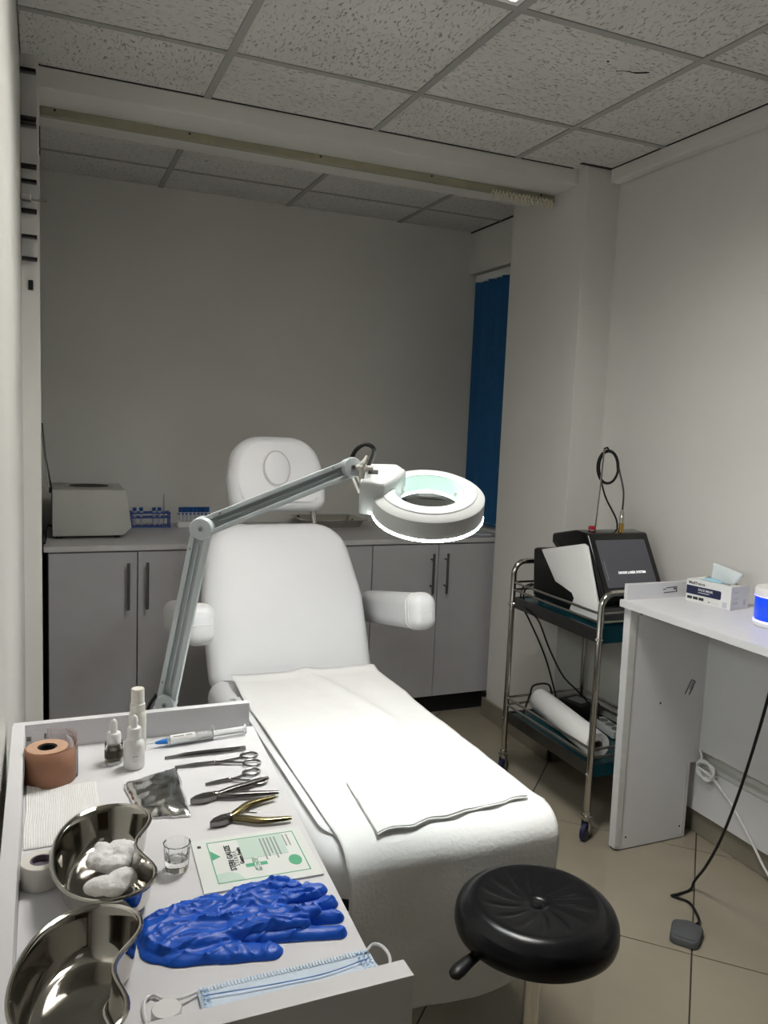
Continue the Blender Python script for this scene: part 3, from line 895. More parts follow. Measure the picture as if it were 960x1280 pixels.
# bracket, wing knob, cable
be = bx_o - HS * .055 + HN * .002
MB().tube([J2, (J2 + be) / 2 + V((0, -.004, .002)), be + HS * .004], 0.0065, 10).build('swivel_neck', STEEL, LP)
kb = J2 + n1 * .024 + d1 * .016 - V((0, 0, .008))
kn = MB().cyl(J2 + n1 * .012 + d1 * .010 - V((0, 0, .004)), kb + n1 * .006, .0055, seg=12)
kn.tube(bez([kb + V((0, 0, .018)) + d1 * .010, kb + V((0, 0, .006)), kb - V((0, 0, .006)), kb - V((0, 0, .020)) - d1 * .002], 4), [.004] * 3 + [.006] * 3 + [.0075] * 3 + [.006] * 3 + [.005], 8)
kn.tube([kb, kb + d1 * .022 - V((0, 0, .008))], .0045, 8)
kn.build('wing_knob', CREAMPL, LP)
MB().tube(bez([J2 + d1 * .0 - n1 * .004 + V((0, 0, .012)), J2 + V((.010, 0, .034)), J2 + V((.030, .004, .045)), J2 + V((.050, .008, .034)), bx_o - HS * .040 + HN * .040 + HF * .030], 8), .0042, 8).build('cable', BLACKPL, LP)
MB().tube(bez([J0 + V((-.016, .012, .012)), J0 + V((-.030, .02, -.02)), J0 + V((-.03, .025, -.10)), V((0.175, 1.45, 0.5)), V((0.18, 1.46, 0.10))], 8), .0035, 6).build('cable', BLACKPL, LP)
MB().cyl((0.201, 1.435, 0.06), (0.201, 1.435, 0.89), .0125, seg=16).build('stand_pole', LAMPPAINT, LP)
MB().lathe([(.02, 0), (.022, .05), (.016, .06)], (0.201, 1.435, .84), seg=16).build('stand_socket', LAMPPAINT, LP)
for k in range(5):
    a = 2 * PI * k / 5 + .3
    e = V((0.201 + .17 * math.cos(a), 1.44 + .17 * math.sin(a) * .55, .05))
    MB().tube([(0.201, 1.435, .075), ((0.201 + e.x) / 2, (1.435 + e.y) / 2, .07), e], [.018, .015, .011], 8).build('stand_leg', LAMPPAINT, LP)
    MB().lathe([(.010, -.008), (.022, -.006), (.022, .006), (.010, .008)], (e.x, e.y, .0225), (-math.sin(a), math.cos(a), 0), 14).build('stand_caster', RUBBER, LP)

# ------------------------------------------------------------------ instrument cart with rimmed top
TZ = 0.88
CT = thing('instrument_cart', 'white instrument cart with raised rims holding the tools beside chair', 'cart', (0.14, 0.97, 0))
flo = [(-0.027, 0.636), (0.300, 0.636), (0.337, 1.332), (-0.027, 1.332)]
MB().prism(flo, (0, 0, TZ - .009), (1, 0, 0), (0, 1, 0), (0, 0, 1), .018).build('top_board', MELAMINE, CT, False)
box('back_rim', (-0.045, 1.332, TZ - .06), (0.330, 1.347, 0.923), MELAMINE, CT, 0.0012)
box('side_rim', (-0.046, 0.636, TZ - .06), (-0.0275, 1.3318, 0.924), MELAMINE, CT, 0.0012)
box('front_rim', (-0.046, 0.612, TZ - .12), (0.311, 0.6355, 0.917), MELAMINE, CT, 0.0012)
for x, y in ((-0.03, 0.67), (0.26, 0.67), (-0.03, 1.30), (0.29, 1.30)):
    box('leg', (x - .012, y - .015, 0.06), (x + .018, y + .015, TZ - .018), MELAMINE, CT, 0.002)
    MB().cyl((x, y - .01, .025), (x, y + .01, .025), .025, seg=16).build('caster', RUBBER, CT)
    MB().b2((x - .008, y - .014, .03), (x + .008, y + .014, .061)).build('caster_fork', BRUSHED, CT, False)
box('lower_shelf', (-0.035, 0.66, 0.30), (0.275, 1.31, 0.318), MELAMINE, CT, 0.002)

# --- brown tape roll with printed liner
BRX, BRY = 0.004, 1.215
bt = thing('brown_tape_roll', 'wide brown adhesive tape roll standing on white cart top', 'tape roll', (BRX, BRY, TZ))
MB().lathe([(0.0135, 0), (0.0285, 0), (0.0292, .001), (0.0292, .049), (0.0285, .05), (0.0135, .05)], (BRX, BRY, TZ + .0005), seg=48, close=True).build('wound_tape', BROWN, bt)
MB().lathe([(0.0136, .0502), (0.0283, .0502), (0.0283, .0507), (0.0136, .0507)], (BRX, BRY, TZ + .0005), seg=48, close=True).build('roll_end', TAN, bt)
sp = []
for k in range(60):
    a = -0.5 * PI + (-1.15 * PI) * (1 - k / 59) + 0.62 * PI
    r = 0.0300 + 0.012 * max(0, (k / 59 - .15)) ** 1.4
    sp.append((BRX + r * math.cos(a), BRY + r * math.sin(a)))
m = MB()
rs = [[V((x, y, TZ + z)) for x, y in sp] for z in (.0006, .051)]
m.rings(rs, closed=False)
o = m.build('tape_end', BROWN, bt)
sd = o.modifiers.new('t', 'SOLIDIFY'); sd.thickness = 0.0012; sd.offset = 0
MB().lathe([(0.0132, .003), (0.0132, .0495), (0.0112, .0495), (0.0112, .003)], (BRX, BRY, TZ), seg=28, close=True).build('core', RUBBER, bt)
MB().lathe([(0.0114, .008), (0.0112, .040), (0.0005, .040)], (BRX, BRY, TZ), seg=20).build('core_plug', RUBBER, bt)
# clear printed film stood behind the roll
m = MB()
fp = []
for k in range(30):
    t = k / 29
    if t < .55:
        fp.append((-0.026 + t / .55 * 0.035, 1.262 - .002 * t))
    else:
        a = PI / 2 * (1 - (t - .55) / .45 * 1.2)
        fp.append((0.009 + 0.037 * math.cos(a), 1.224 + 0.037 * math.sin(a)))
FILM = mat('clear_film', (0.85, 0.84, 0.85), 0.15, trans=0.75, ior=1.1, var=0.02)
m.rings([[V((x, y, TZ + z)) for x, y in fp] for z in (.001, .062)], closed=False)
fl = m.build('measuring_film', FILM, None, loc=(0.01, 1.25, TZ))
sd = fl.modifiers.new('t', 'SOLIDIFY'); sd.thickness = 0.0004; sd.offset = 0
tag(fl, 'clear plastic film with pink grid curling behind the brown tape', 'film')
for z in (.012, .022, .032, .042, .052, .060):
    MB().tube([(x, y, TZ + z) for x, y in fp[14:]], .00035, 4).build('grid_line', PINKGRID, fl)
for k in range(14, 30, 2):
    MB().tube([(fp[k][0], fp[k][1], TZ + .002), (fp[k][0], fp[k][1], TZ + .061)], .00035, 4).build('grid_line', PINKGRID, fl)
for a, b in (((-0.024, .045), (-0.018, .052)), ((-0.013, .040), (-0.012, .044)), ((0.0, .047), (0.003, .055))):
    MB().b2((a[0], 1.2585, TZ + a[1]), (b[0], 1.2592, TZ + b[1])).build('print_mark', PGREY, fl, False)

# --- ribbed tissue
m = MB()
N1, N2 = 128, 40
vv = []
for j in range(N2 + 1):
    row = []
    for i in range(N1 + 1):
        u, v = i / N1, j / N2
        x = -0.024 + u * 0.092 + .002 * nz(v, 0, 3, 9)
        y = (1.020 + v * (0.170 + .006 * nz(u, 1, 5, 3)))
        z = TZ + .0014 + .0005 * math.sin(u * N1 * PI * 0.5) + .001 * max(0, nz(x, y, 25, 6)) + .006 * max(0, (v - .93) / .07) * max(0, 1 - u * 2.5)
        row.append(m.bm.verts.new((x, y, z)))
    vv.append(row)
for a, b in zip(vv, vv[1:]):
    for i in range(N1):
        m.bm.faces.new((a[i], a[i + 1], b[i + 1], b[i]))
o = m.build('ribbed_tissue', PAPER, None, loc=(0.02, 1.1, TZ), angle=70)
sd = o.modifiers.new('t', 'SOLIDIFY'); sd.thickness = 0.0008; sd.offset = -1
tag(o, 'ribbed white tissue square under the edge of the steel dish', 'tissue')

# --- white tape roll
t = thing('white_tape_roll', 'narrow white adhesive tape roll beside the cotton-filled dish', 'tape roll', (-0.004, 0.942, TZ))
MB().lathe([(0.0120, 0), (0.0215, 0), (0.0222, .0008), (0.0222, .0262), (0.0215, .027), (0.0120, .027)], (-0.004, 0.942, TZ + .0004), seg=40, close=True).build('wound_tape', CREAMPL, t)
MB().lathe([(0.0121, .0), (0.0121, .0274), (0.0102, .0274), (0.0102, .0)], (-0.004, 0.942, TZ + .0004), seg=28, close=True); MB().lathe([(0.0103, .002), (0.0101, .021), (0.0005, .021)], (-0.004, 0.942, TZ), seg=20).build('core_bottom', mat('core_card', (.16, .13, .17), .7, var=.2), t); MB().lathe([(0.0121, .0), (0.0121, .0274), (0.0102, .0274), (0.0102, .0)], (-0.004, 0.942, TZ + .0004), seg=28, close=True).build('core', mat('core_card', (.16, .13, .17), .7, var=.2), t)

# --- kidney dishes
def kidney(L_, W_, D, n=72):
    pts = []
    for k in range(n):
        a = 2 * PI * k / n
        c, s_ = math.cos(a), math.sin(a)
        v = L_ / 2 * (abs(s_) ** 0.92) * (1 if s_ > 0 else -1)
        u = W_ / 2 * (abs(c) ** 0.92) * (1 if c > 0 else -1)
        if c > 0:
            u = u - D * math.exp(-(v / (L_ * .25)) ** 2) * c
        else:
            u = u * 1.0
        u -= 0.0
        pts.append((u, v))
    return pts
def kidney_dish(cx, cy, rot, L_, W_, label, tilt=0.0, h=0.042):
    t = thing('kidney_dish', label, 'kidney dish', (cx, cy, TZ))
    ca, sa = math.cos(rot), math.sin(rot)
    ml = kidney(L_, W_, W_ * .29)
    def ring_(sc, z, grow=0.0):
        out = []
        for u, v in ml:
            d = math.hypot(u, v) or 1
            uu, v2 = u * sc + u / d * grow, v * sc + v / d * grow
            out.append(V((cx + uu * ca - v2 * sa, cy + uu * sa + v2 * ca, TZ + z + tilt * v2)))
        return out
    m = MB()
    m.rings([ring_(.30, .0012), ring_(.60, .0007), ring_(.74, .0008), ring_(.80, .004), ring_(.86, .012), ring_(.935, h - .004), ring_(.95, h - .001),
             ring_(.965, h + .0005), ring_(1.0, h + .0005), ring_(1.0, h + .003), ring_(.965, h + .0035), ring_(.94, h + .001), ring_(.92, h - .004), ring_(.845, .013), ring_(.79, .0055), ring_(.73, .0022), ring_(.60, .0018), ring_(.30, .0022)])
    o = m.build('bowl', DISH, t, angle=75)
    rl = ring_(.990, h + .002)
    MB().tube(rl + [rl[0]], .0026, 8, cap=False).build('rolled_rim', DISH, o)
    return t
kidney_dish(0.070, 0.916, math.radians(-4), 0.212, 0.127, 'steel kidney dish holding white cotton wads on the cart', h=.040)
kidney_dish(0.032, 0.712, math.radians(-12), 0.190, 0.120, 'empty steel kidney dish next to the front rim of the cart', h=.041)

# --- cotton, by voxel remesh of lumps
def blob(name, parts, m, label, cat, loc, vox=0.0022, disp=.003, dsize=.008, group=None, parent=None, smooth=4, rotz=0, seedoff=(0, 0, 0)):
    mb = MB()
    for c, r in parts:
        t = bmesh.new()
        bmesh.ops.create_icosphere(t, subdivisions=3, radius=1.0)
        for v in t.verts:
            v.co = V((v.co.x * r[0], v.co.y * r[1], v.co.z * r[2]))
            if len(r) > 3:
                v.co = Matrix.Rotation(r[3], 3, 'Z') @ v.co
            v.co += V(c)
        mb.merge(t)
    o = mb.build(name, m, parent, loc=loc if not parent else None)
    md = o.modifiers.new('r', 'REMESH'); md.mode = 'VOXEL'; md.voxel_size = vox; md.use_smooth_shade = True
    if smooth:
        sm_ = o.modifiers.new('s', 'SMOOTH'); sm_.iterations = smooth; sm_.factor = .5
    if disp:
        tx = bpy.data.textures.new(name + '_tx', 'CLOUDS'); tx.noise_scale = dsize; tx.noise_depth = 2
        dm = o.modifiers.new('d', 'DISPLACE'); dm.texture = tx; dm.strength = disp; dm.mid_level = .5; dm.texture_coords = 'GLOBAL'
    if label:
        tag(o, label, cat, group)
    return o
blob('cotton_wad', [((0.060, 0.940, TZ + .016), (.017, .017, .011)), ((0.083, 0.950, TZ + .018), (.018, .018, .012)), ((0.075, 0.930, TZ + .014), (.019, .014, .010)), ((0.062, 0.955, TZ + .022), (.009, .011, .008)), ((.097, .945, TZ + .020), (.008, .013, .009))], COTTON, 'crumpled white cotton wad in dish, the one farther from front rim', 'cotton', (0.075, 0.94, TZ + .004), disp=.005)
blob('cotton_wad', [((0.058, 0.887, TZ + .016), (.021, .012, .010)), ((0.081, 0.892, TZ + .017), (.016, .014, .011)), ((0.070, 0.882, TZ + .014), (.018, .010, .009))], COTTON, 'oval white cotton wad in dish, the one closer to the front rim', 'cotton', (0.07, 0.887, TZ + .004), disp=.004)

# --- shot glass
gx, gy = 0.144, 0.920
m = MB().lathe([(0.0005, .0005), (.0125, .0005), (.0138, .002), (.0145, .010), (.0156, .028), (.0163, .034), (.0156, .0345), (.0146, .033), (.0135, .018), (.011, .0135), (.0005, .0125)], (gx, gy, TZ), seg=12)
tag(m.build('shot_glass', GLASS, None, loc=(gx, gy, TZ), angle=25), 'small clear glass cup beside the cotton-filled dish', 'glass')

# --- bottles
def bottle_profile(t, x, y, body, neck, m1, m2, names):
    pass
bx, by = 0.0985, 1.250
t = thing('oil_dropper_bottle', 'clear glass dropper bottle of dark oil with white cap', 'bottle', (bx, by, TZ))
MB().lathe([(0.0005, .0005), (.0125, .0005), (.0135, .002), (.0135, .030), (.0128, .033), (.0118, .033), (.0118, .005), (.0005, .0045)], (bx, by, TZ), seg=28).build('glass_body', GLASS, t)
MB().lathe([(0.0005, .006), (.0114, .006), (.0114, .024), (.0005, .024)], (bx, by, TZ), seg=24).build('oil', OIL, t)
MB().lathe([(.0137, .010), (.0138, .010), (.0138, .022), (.0137, .022)], (bx, by, TZ), seg=28, close=True).build('label_band', mat('label_dark', (.05, .045, .03), .5, var=.2), t)
MB().lathe([(.0095, .030), (.0105, .031), (.0105, .046), (.0095, .048), (.0055, .048), (.005, .050), (.0052, .060), (.0045, .066), (.002, .069), (.0003, .0695)], (bx, by, TZ), seg=24).build('dropper_cap', WHITEPL, t)
bx, by = 0.126, 1.224
t = thing('white_dropper_bottle', 'opaque white dropper bottle standing ahead of the spray bottle', 'bottle', (bx, by, TZ))
MB().lathe([(0.0005, .0005), (.0145, .0005), (.0155, .002), (.0155, .036), (.0145, .041), (.0105, .045), (.0098, .046)], (bx, by, TZ), seg=28).build('body', WHITEPL, t)
MB().lathe([(.0098, .0455), (.0104, .0465), (.0104, .061), (.0095, .063), (.006, .063), (.0048, .0645), (.0052, .072), (.0045, .079), (.002, .082), (.0003, .0825)], (bx, by, TZ), seg=24).build('dropper_cap', WHITEPL, t)
for k in range(5):
    MB().b2((bx - .004 , by - .0158, TZ + .014 + k * .004), (bx + .004 - (k % 2) * .003, by - .0153, TZ + .0148 + k * .004)).build('print_line', PGREY if k == 2 else CREAMPL, t, False)
bx, by = 0.137, 1.283
t = thing('white_spray_bottle', 'slim white spray bottle with clear cap behind the dropper bottles', 'bottle', (bx, by, TZ))
MB().lathe([(0.0005, .0005), (.0125, .0005), (.0135, .002), (.0135, .060), (.0122, .066), (.010, .068)], (bx, by, TZ), seg=28).build('body', CREAMPL, t)
MB().lathe([(.0115, .067), (.0118, .068), (.0115, .079), (.0104, .080), (.0102, .102), (.0095, .1035), (.0005, .1036)], (bx, by, TZ), seg=24).build('spray_cap', CREAMPL, t)

# --- syringe
sy0, sy1 = V((0.163, 1.286, TZ + .0085)), V((0.318, 1.300, TZ + .0095))
sd_ = (sy1 - sy0).normalized()
t = thing('syringe', 'clear plastic syringe with blue needle hub along the back rim', 'syringe', (0.24, 1.293, TZ))
MB().cyl(sy0 - sd_ * .012, sy0 + sd_ * .008, .0004, seg=6).build('needle', STEEL, t)
MB().lathe([(.0018, 0), (.003, .004), (.0042, .012), (.0046, .019)], sy0 + sd_ * .002, sd_, 14).build('needle_hub', mat('hub_blue', (.03, .20, .62), .35, var=.05), t)
MB().lathe([(.003, .020), (.0082, .023), (.0082, .096), (.0078, .096), (.0078, .025), (.002, .024)], sy0, sd_, 24).build('barrel', CLEARPL, t)
e = sd_.orthogonal().normalized(); e2 = sd_.cross(e)
MB().box(sy0 + sd_ * .0965, (.0016, .010, .026), Matrix((sd_, V((-sd_.y, sd_.x, 0)).normalized(), V((0, 0, 1)))).transposed(), .0006).build('finger_flange', WHITEPL, t)
MB().lathe([(.0075, .058), (.0075, .064), (.0055, .066), (.0055, .150), (.0085, .1505), (.0085, .153)], sy0, sd_, 20).build('plunger', CLEARPL, t)
lb = MB()
rs = []
for k in range(9):
    a = math.radians(20 + k * 16)
    dirv = V((0, 0, 1)) * math.sin(a) + V((sd_.y, -sd_.x, 0)) * math.cos(a)
    rs.append([sy0 + sd_ * .026 + dirv * .0084, sy0 + sd_ * .066 + dirv * .0084])
lb.rings(rs, closed=False)
lb.build('paper_label', CARD, t)
dv_ = V((0, 0, 1)) * math.sin(math.radians(62)) + V((sd_.y, -sd_.x, 0)) * math.cos(math.radians(62))
for (a, b) in ((.030, .047), (.051, .061)):
    MB().box(sy0 + sd_ * (a + b) / 2 + dv_ * .0086, (b - a, .0018, .0003), Matrix((sd_, dv_.cross(sd_), dv_)).transposed()).build('label_print', PGREY, t, False)

# --- instruments
def flatbar(m, pts, w, th, z):
    """tapered flat bar through 2-D points with widths"""
    n = len(pts)
    L_, R_ = [], []
    for i in range(n):
        a = V(pts[max(i - 1, 0)]); b = V(pts[min(i + 1, n - 1)])
        d = (b - a).normalized(); nn = V((-d.y, d.x))
        L_.append(V(pts[i]) + nn * w[i] / 2); R_.append(V(pts[i]) - nn * w[i] / 2)
    rs = []
    for i in range(n):
        rs.append([V((L_[i].x, L_[i].y, z)), V((R_[i].x, R_[i].y, z)), V((R_[i].x, R_[i].y, z + th)), V((L_[i].x, L_[i].y, z + th))])
    m.rings(rs)
    return m
Z1 = TZ + .0006
t = thing('tweezers', 'fine pointed dark steel tweezers lying nearest the syringe', 'tweezers', (0.24, 1.236, TZ))
for k, zz in ((0, 0), (1, .005)):
    sgn = 1 if k else -1
    m = flatbar(MB(), [(0.173, 1.2355), (0.190, 1.2365 + sgn * .0005), (0.207, 1.238 + sgn * .002), (0.25, 1.237 + sgn * .0025), (0.285, 1.236 + sgn * .001), (0.300, 1.2355)], [.001, .002, .005, .0068, .0068, .006], .0022, Z1 + zz * .5)
    m.build('tine', DARKSTEEL, t, angle=30)
MB().b2((0.288, 1.232, Z1), (0.301, 1.239, Z1 + .006), .001).build('joined_end', DARKSTEEL, t)
def scissors(label, loc, tip, piv, r1, r2, rr_, w):
    t = thing('scissors', label, 'scissors', (*loc, TZ))
    tip, piv, r1, r2 = [V(p) for p in (tip, piv, r1, r2)]
    for k, (rc, sg) in enumerate(((r1, 1), (r2, -1))):
        d = (piv - tip).normalized(); nn = V((-d.y, d.x))
        rim = rc + (piv - rc).normalized() * rr_
        m = flatbar(MB(), [tip - nn * .0003 * sg, tip.lerp(piv, .5) - nn * .001 * sg, piv, piv.lerp(rim, .5) , rim], [.001, w * .8, w, w * .7, w * .55], .002, Z1 + k * .0021)
        b = m.build('blade', DARKSTEEL, t, angle=30)
        MB().ring((rc.x, rc.y, Z1 + .0022 + k * .0006), (0, 0, 1), rr_, .0018, 28, 8, 1.25, xdir=(d.x, d.y, 0)).build('finger_loop', DARKSTEEL, b)
    MB().lathe([(.0022, 0), (.0022, .0052), (.0012, .0058)], (piv.x, piv.y, Z1), seg=12).build('pivot_screw', STEEL, t)
scissors('long straight dark steel scissors lying between tweezers and small scissors', (0.24, 1.195), (0.183, 1.198), (0.243, 1.1965), (0.300, 1.2085), (0.297, 1.1775), .0105, .0065)
scissors('small curved-tip scissors lying beside the dark nippers', (0.26, 1.13), (0.216, 1.126), (0.252, 1.131), (0.289, 1.1475), (0.291, 1.112), .0100, .0055)
def nippers(label, loc, tip, piv, h1, h2, m1, m2, name):
    t = thing(name, label, 'nippers', (*loc, TZ))
    tip, piv = V(tip), V(piv)
    d = (piv - tip).normalized(); nn = V((-d.y, d.x))
    for sg, hs in ((1, h1), (-1, h2)):
        m = MB()
        flatbar(m, [tip - d * 0 + nn * .0002 * sg, tip + d * .010 + nn * .0035 * sg, tip + d * .022 + nn * .0045 * sg, piv + nn * .002 * sg], [.0012, .0065, .0085, .008], .0075, Z1 + .001)
        bmesh.ops.bevel(m.bm, geom=list(m.bm.edges), offset=.0007, segments=1, affect='EDGES')
        j = m.build('jaw', m1, t, angle=30)
        hp = bez([(piv.x + nn.x * sg * .001, piv.y + nn.y * sg * .001, Z1 + .0045)] + [(*p, Z1 + .0052) for p in hs], 6)
        n_ = len(hp)
        MB().tube(hp, [.0042 + .0012 * math.sin(PI * i / (n_ - 1)) - .0012 * (i / (n_ - 1)) ** 4 for i in range(n_)], 8, flat=.85, nrm=(0, 0, 1)).build('handle', m2, t)
    MB().lathe([(.0042, 0), (.0042, .0095), (.003, .0102)], (piv.x, piv.y, Z1), seg=14).build('pivot', STEEL, t)
    MB().tube(bez([(piv.x + d.x * .008, piv.y + d.y * .008 + .001, Z1 + .004), (piv.x + d.x * .022, piv.y + d.y * .022, Z1 + .004), (*((V(h1[1]) + V(h2[1])) / 2), Z1 + .004)], 5), .0011, 5).build('spring', STEEL, t)
NH = mat('nipper_handle_steel', (.30, .295, .285), .25, metal=1, var=.15, vscale=60)
nippers('dark grey steel nail nippers lying beside the foil packet', (0.24, 1.08), (0.186, 1.076), (0.222, 1.083), [(0.244, 1.092), (0.270, 1.100), (0.306, 1.113)], [(0.245, 1.075), (0.272, 1.070), (0.309, 1.063)], DARKSTEEL, NH, 'nail_nippers')
nippers('nippers with gold-coloured handles lying next to the printed gauze packet', (0.25, 1.01), (0.199, 1.003), (0.228, 1.014), [(0.243, 1.027), (0.262, 1.042), (0.300, 1.052)], [(0.245, 1.004), (0.268, 0.991), (0.305, 0.986)], DARKSTEEL, BRASS, 'cuticle_nippers')

# --- foil packet
m = MB()
c00, c10, c11, c01 = V((0.115, 1.055, 0)), V((0.180, 1.040, 0)), V((0.186, 1.195, 0)), V((0.106, 1.160, 0))
top, bot = [], []
for j in range(25):
    rt, rb = [], []
    for i in range(19):
        u, v = i / 18, j / 24
        p = (c00 * (1 - u) + c10 * u) * (1 - v) + (c01 * (1 - u) + c11 * u) * v
        ed = min(1, min(u, 1 - u, v, 1 - v) * 9)
        z = .003 + .007 * math.sqrt(ed) + .0035 * noise.noise(V((p.x * 42, p.y * 42, 2))) * ed + .002 * abs(noise.noise(V((p.x * 100, p.y * 80, 5))))
        p = p + V((.003 * nz(u, v, 6, 2), .003 * nz(v, u, 6, 5), 0)) * (1 - ed)
        rt.append(m.bm.verts.new((p.x, p.y, TZ + z))); rb.append(m.bm.verts.new((p.x, p.y, TZ + .0006)))
    top.append(rt); bot.append(rb)
for g, fl in ((top, 0), (bot, 1)):
    for j in range(24):
        for i in range(18):
            f = (g[j][i], g[j][i + 1], g[j + 1][i + 1], g[j + 1][i])
            m.bm.faces.new(f if not fl else tuple(reversed(f)))
per = [(0, i) for i in range(19)] + [(j, 18) for j in range(1, 25)] + [(24, i) for i in range(17, -1, -1)] + [(j, 0) for j in range(23, 0, -1)]
for k in range(len(per)):
    p, q2 = per[k - 1], per[k]
    m.bm.faces.new((top[p[0]][p[1]], top[q2[0]][q2[1]], bot[q2[0]][q2[1]], bot[p[0]][p[1]]))
tag(m.build('foil_packet', FOIL, None, loc=(0.147, 1.11, TZ), angle=50), 'crumpled silver foil packet behind the cotton-filled dish', 'foil packet')

# --- printed gauze packet
GP = thing('gauze_packet', 'flat white sterile gauze packet printed in green, under the gloves', 'gauze packet', (0.235, 0.912, TZ))
ga, gb, gd = V((0.165, 0.856, TZ + .0022)), V((0.305, 0.851, TZ + .0022)), V((0.170, 0.972, TZ + .0022))
GU = (gb - ga).normalized(); GV = V((-GU.y, GU.x, 0)); gw = (gb - ga).length; gh = .118
MB().prism([(0, 0), (gw, 0), (gw, gh), (0, gh)], ga - V((0, 0, .0009)), GU, GV, (0, 0, 1), .0018).build('pouch', PAPERPRINT, GP, False)
def gbox(u0, v0, u1, v1, m, name, lift=.0001):
    MB().prism([(u0, v0), (u1, v0), (u1, v1), (u0, v1)], ga + V((0, 0, lift)), GU, GV, (0, 0, 1), .00025).build(name, m, GP, False)
fw0, fw1, fv0, fv1 = .018, .129, .014, .108
for (a, b, c, d) in ((fw0, fv0, fw1, fv0 + .0012), (fw0, fv1 - .0012, fw1, fv1), (fw0, fv0, fw0 + .0012, fv1), (fw1 - .0012, fv0, fw1, fv1)):
    gbox(a, b, c, d, PGREEN, 'print_border')
gbox(.056, .058, .112, .1065, PMINT, 'print_panel')
MB().prism([(.0195, .016), (.05, .016), (.044, .030), (.034, .036), (.0195, .034)], ga + V((0, 0, .0001)), GU, GV, (0, 0, 1), .00025).build('print_swoosh', PMINT, GP, False)
MB().prism([(.0195, .066), (.030, .072), (.0195, .088)], ga + V((0, 0, .0001)), GU, GV, (0, 0, 1), .00025).build('print_triangle', PGREEN, GP, False)
gbox(.056, .040, .082, .047, PGREEN, 'print_cross', .0001); gbox(.0655, .031, .0725, .056, PGREEN, 'print_cross', .00015)
text('print_text', 'MEDEX', .0095, ga + GU * .073 + GV * .0285 + V((0, 0, .0006)), GV, -GU, PAPERPRINT, GP, align='LEFT', bold=True)
text('print_text', 'STERI GAUZE', .0098, ga + GU * .044 + GV * .037 + V((0, 0, .0004)), GV, -GU, PINK_K, GP, bold=True)
text('print_text', 'S T E R I L E', .0066, ga + GU * .0495 + GV * .046 + V((0, 0, .0004)), GV, -GU, PGREY, GP)
text('print_text', 'Gauze Swabs', .0072, ga + GU * .0555 + GV * .048 + V((0, 0, .0006)), GV, -GU, PINK_K, GP, bold=True)
for k in range(5):
    l = .05 - .006 * (k % 3)
    gbox(.083 + k * .0046, .100 - l, .0848 + k * .0046, .100, PGREY, 'print_line', .0003)
for k in range(2):
    gbox(.113 + k * .005, .074, .1145 + k * .005, .102, PGREY, 'print_line', .0003)
MB().pillow(ell(.008, .0115, 24), ga + GU * .116 + GV * .040, GU, GV, (0, 0, 1), [(0, 0), (0, .0003)]).build('print_oval', PGREEN, GP, False)
gbox(.006, .098, .0105, .1035, PINK_K, 'print_mark')

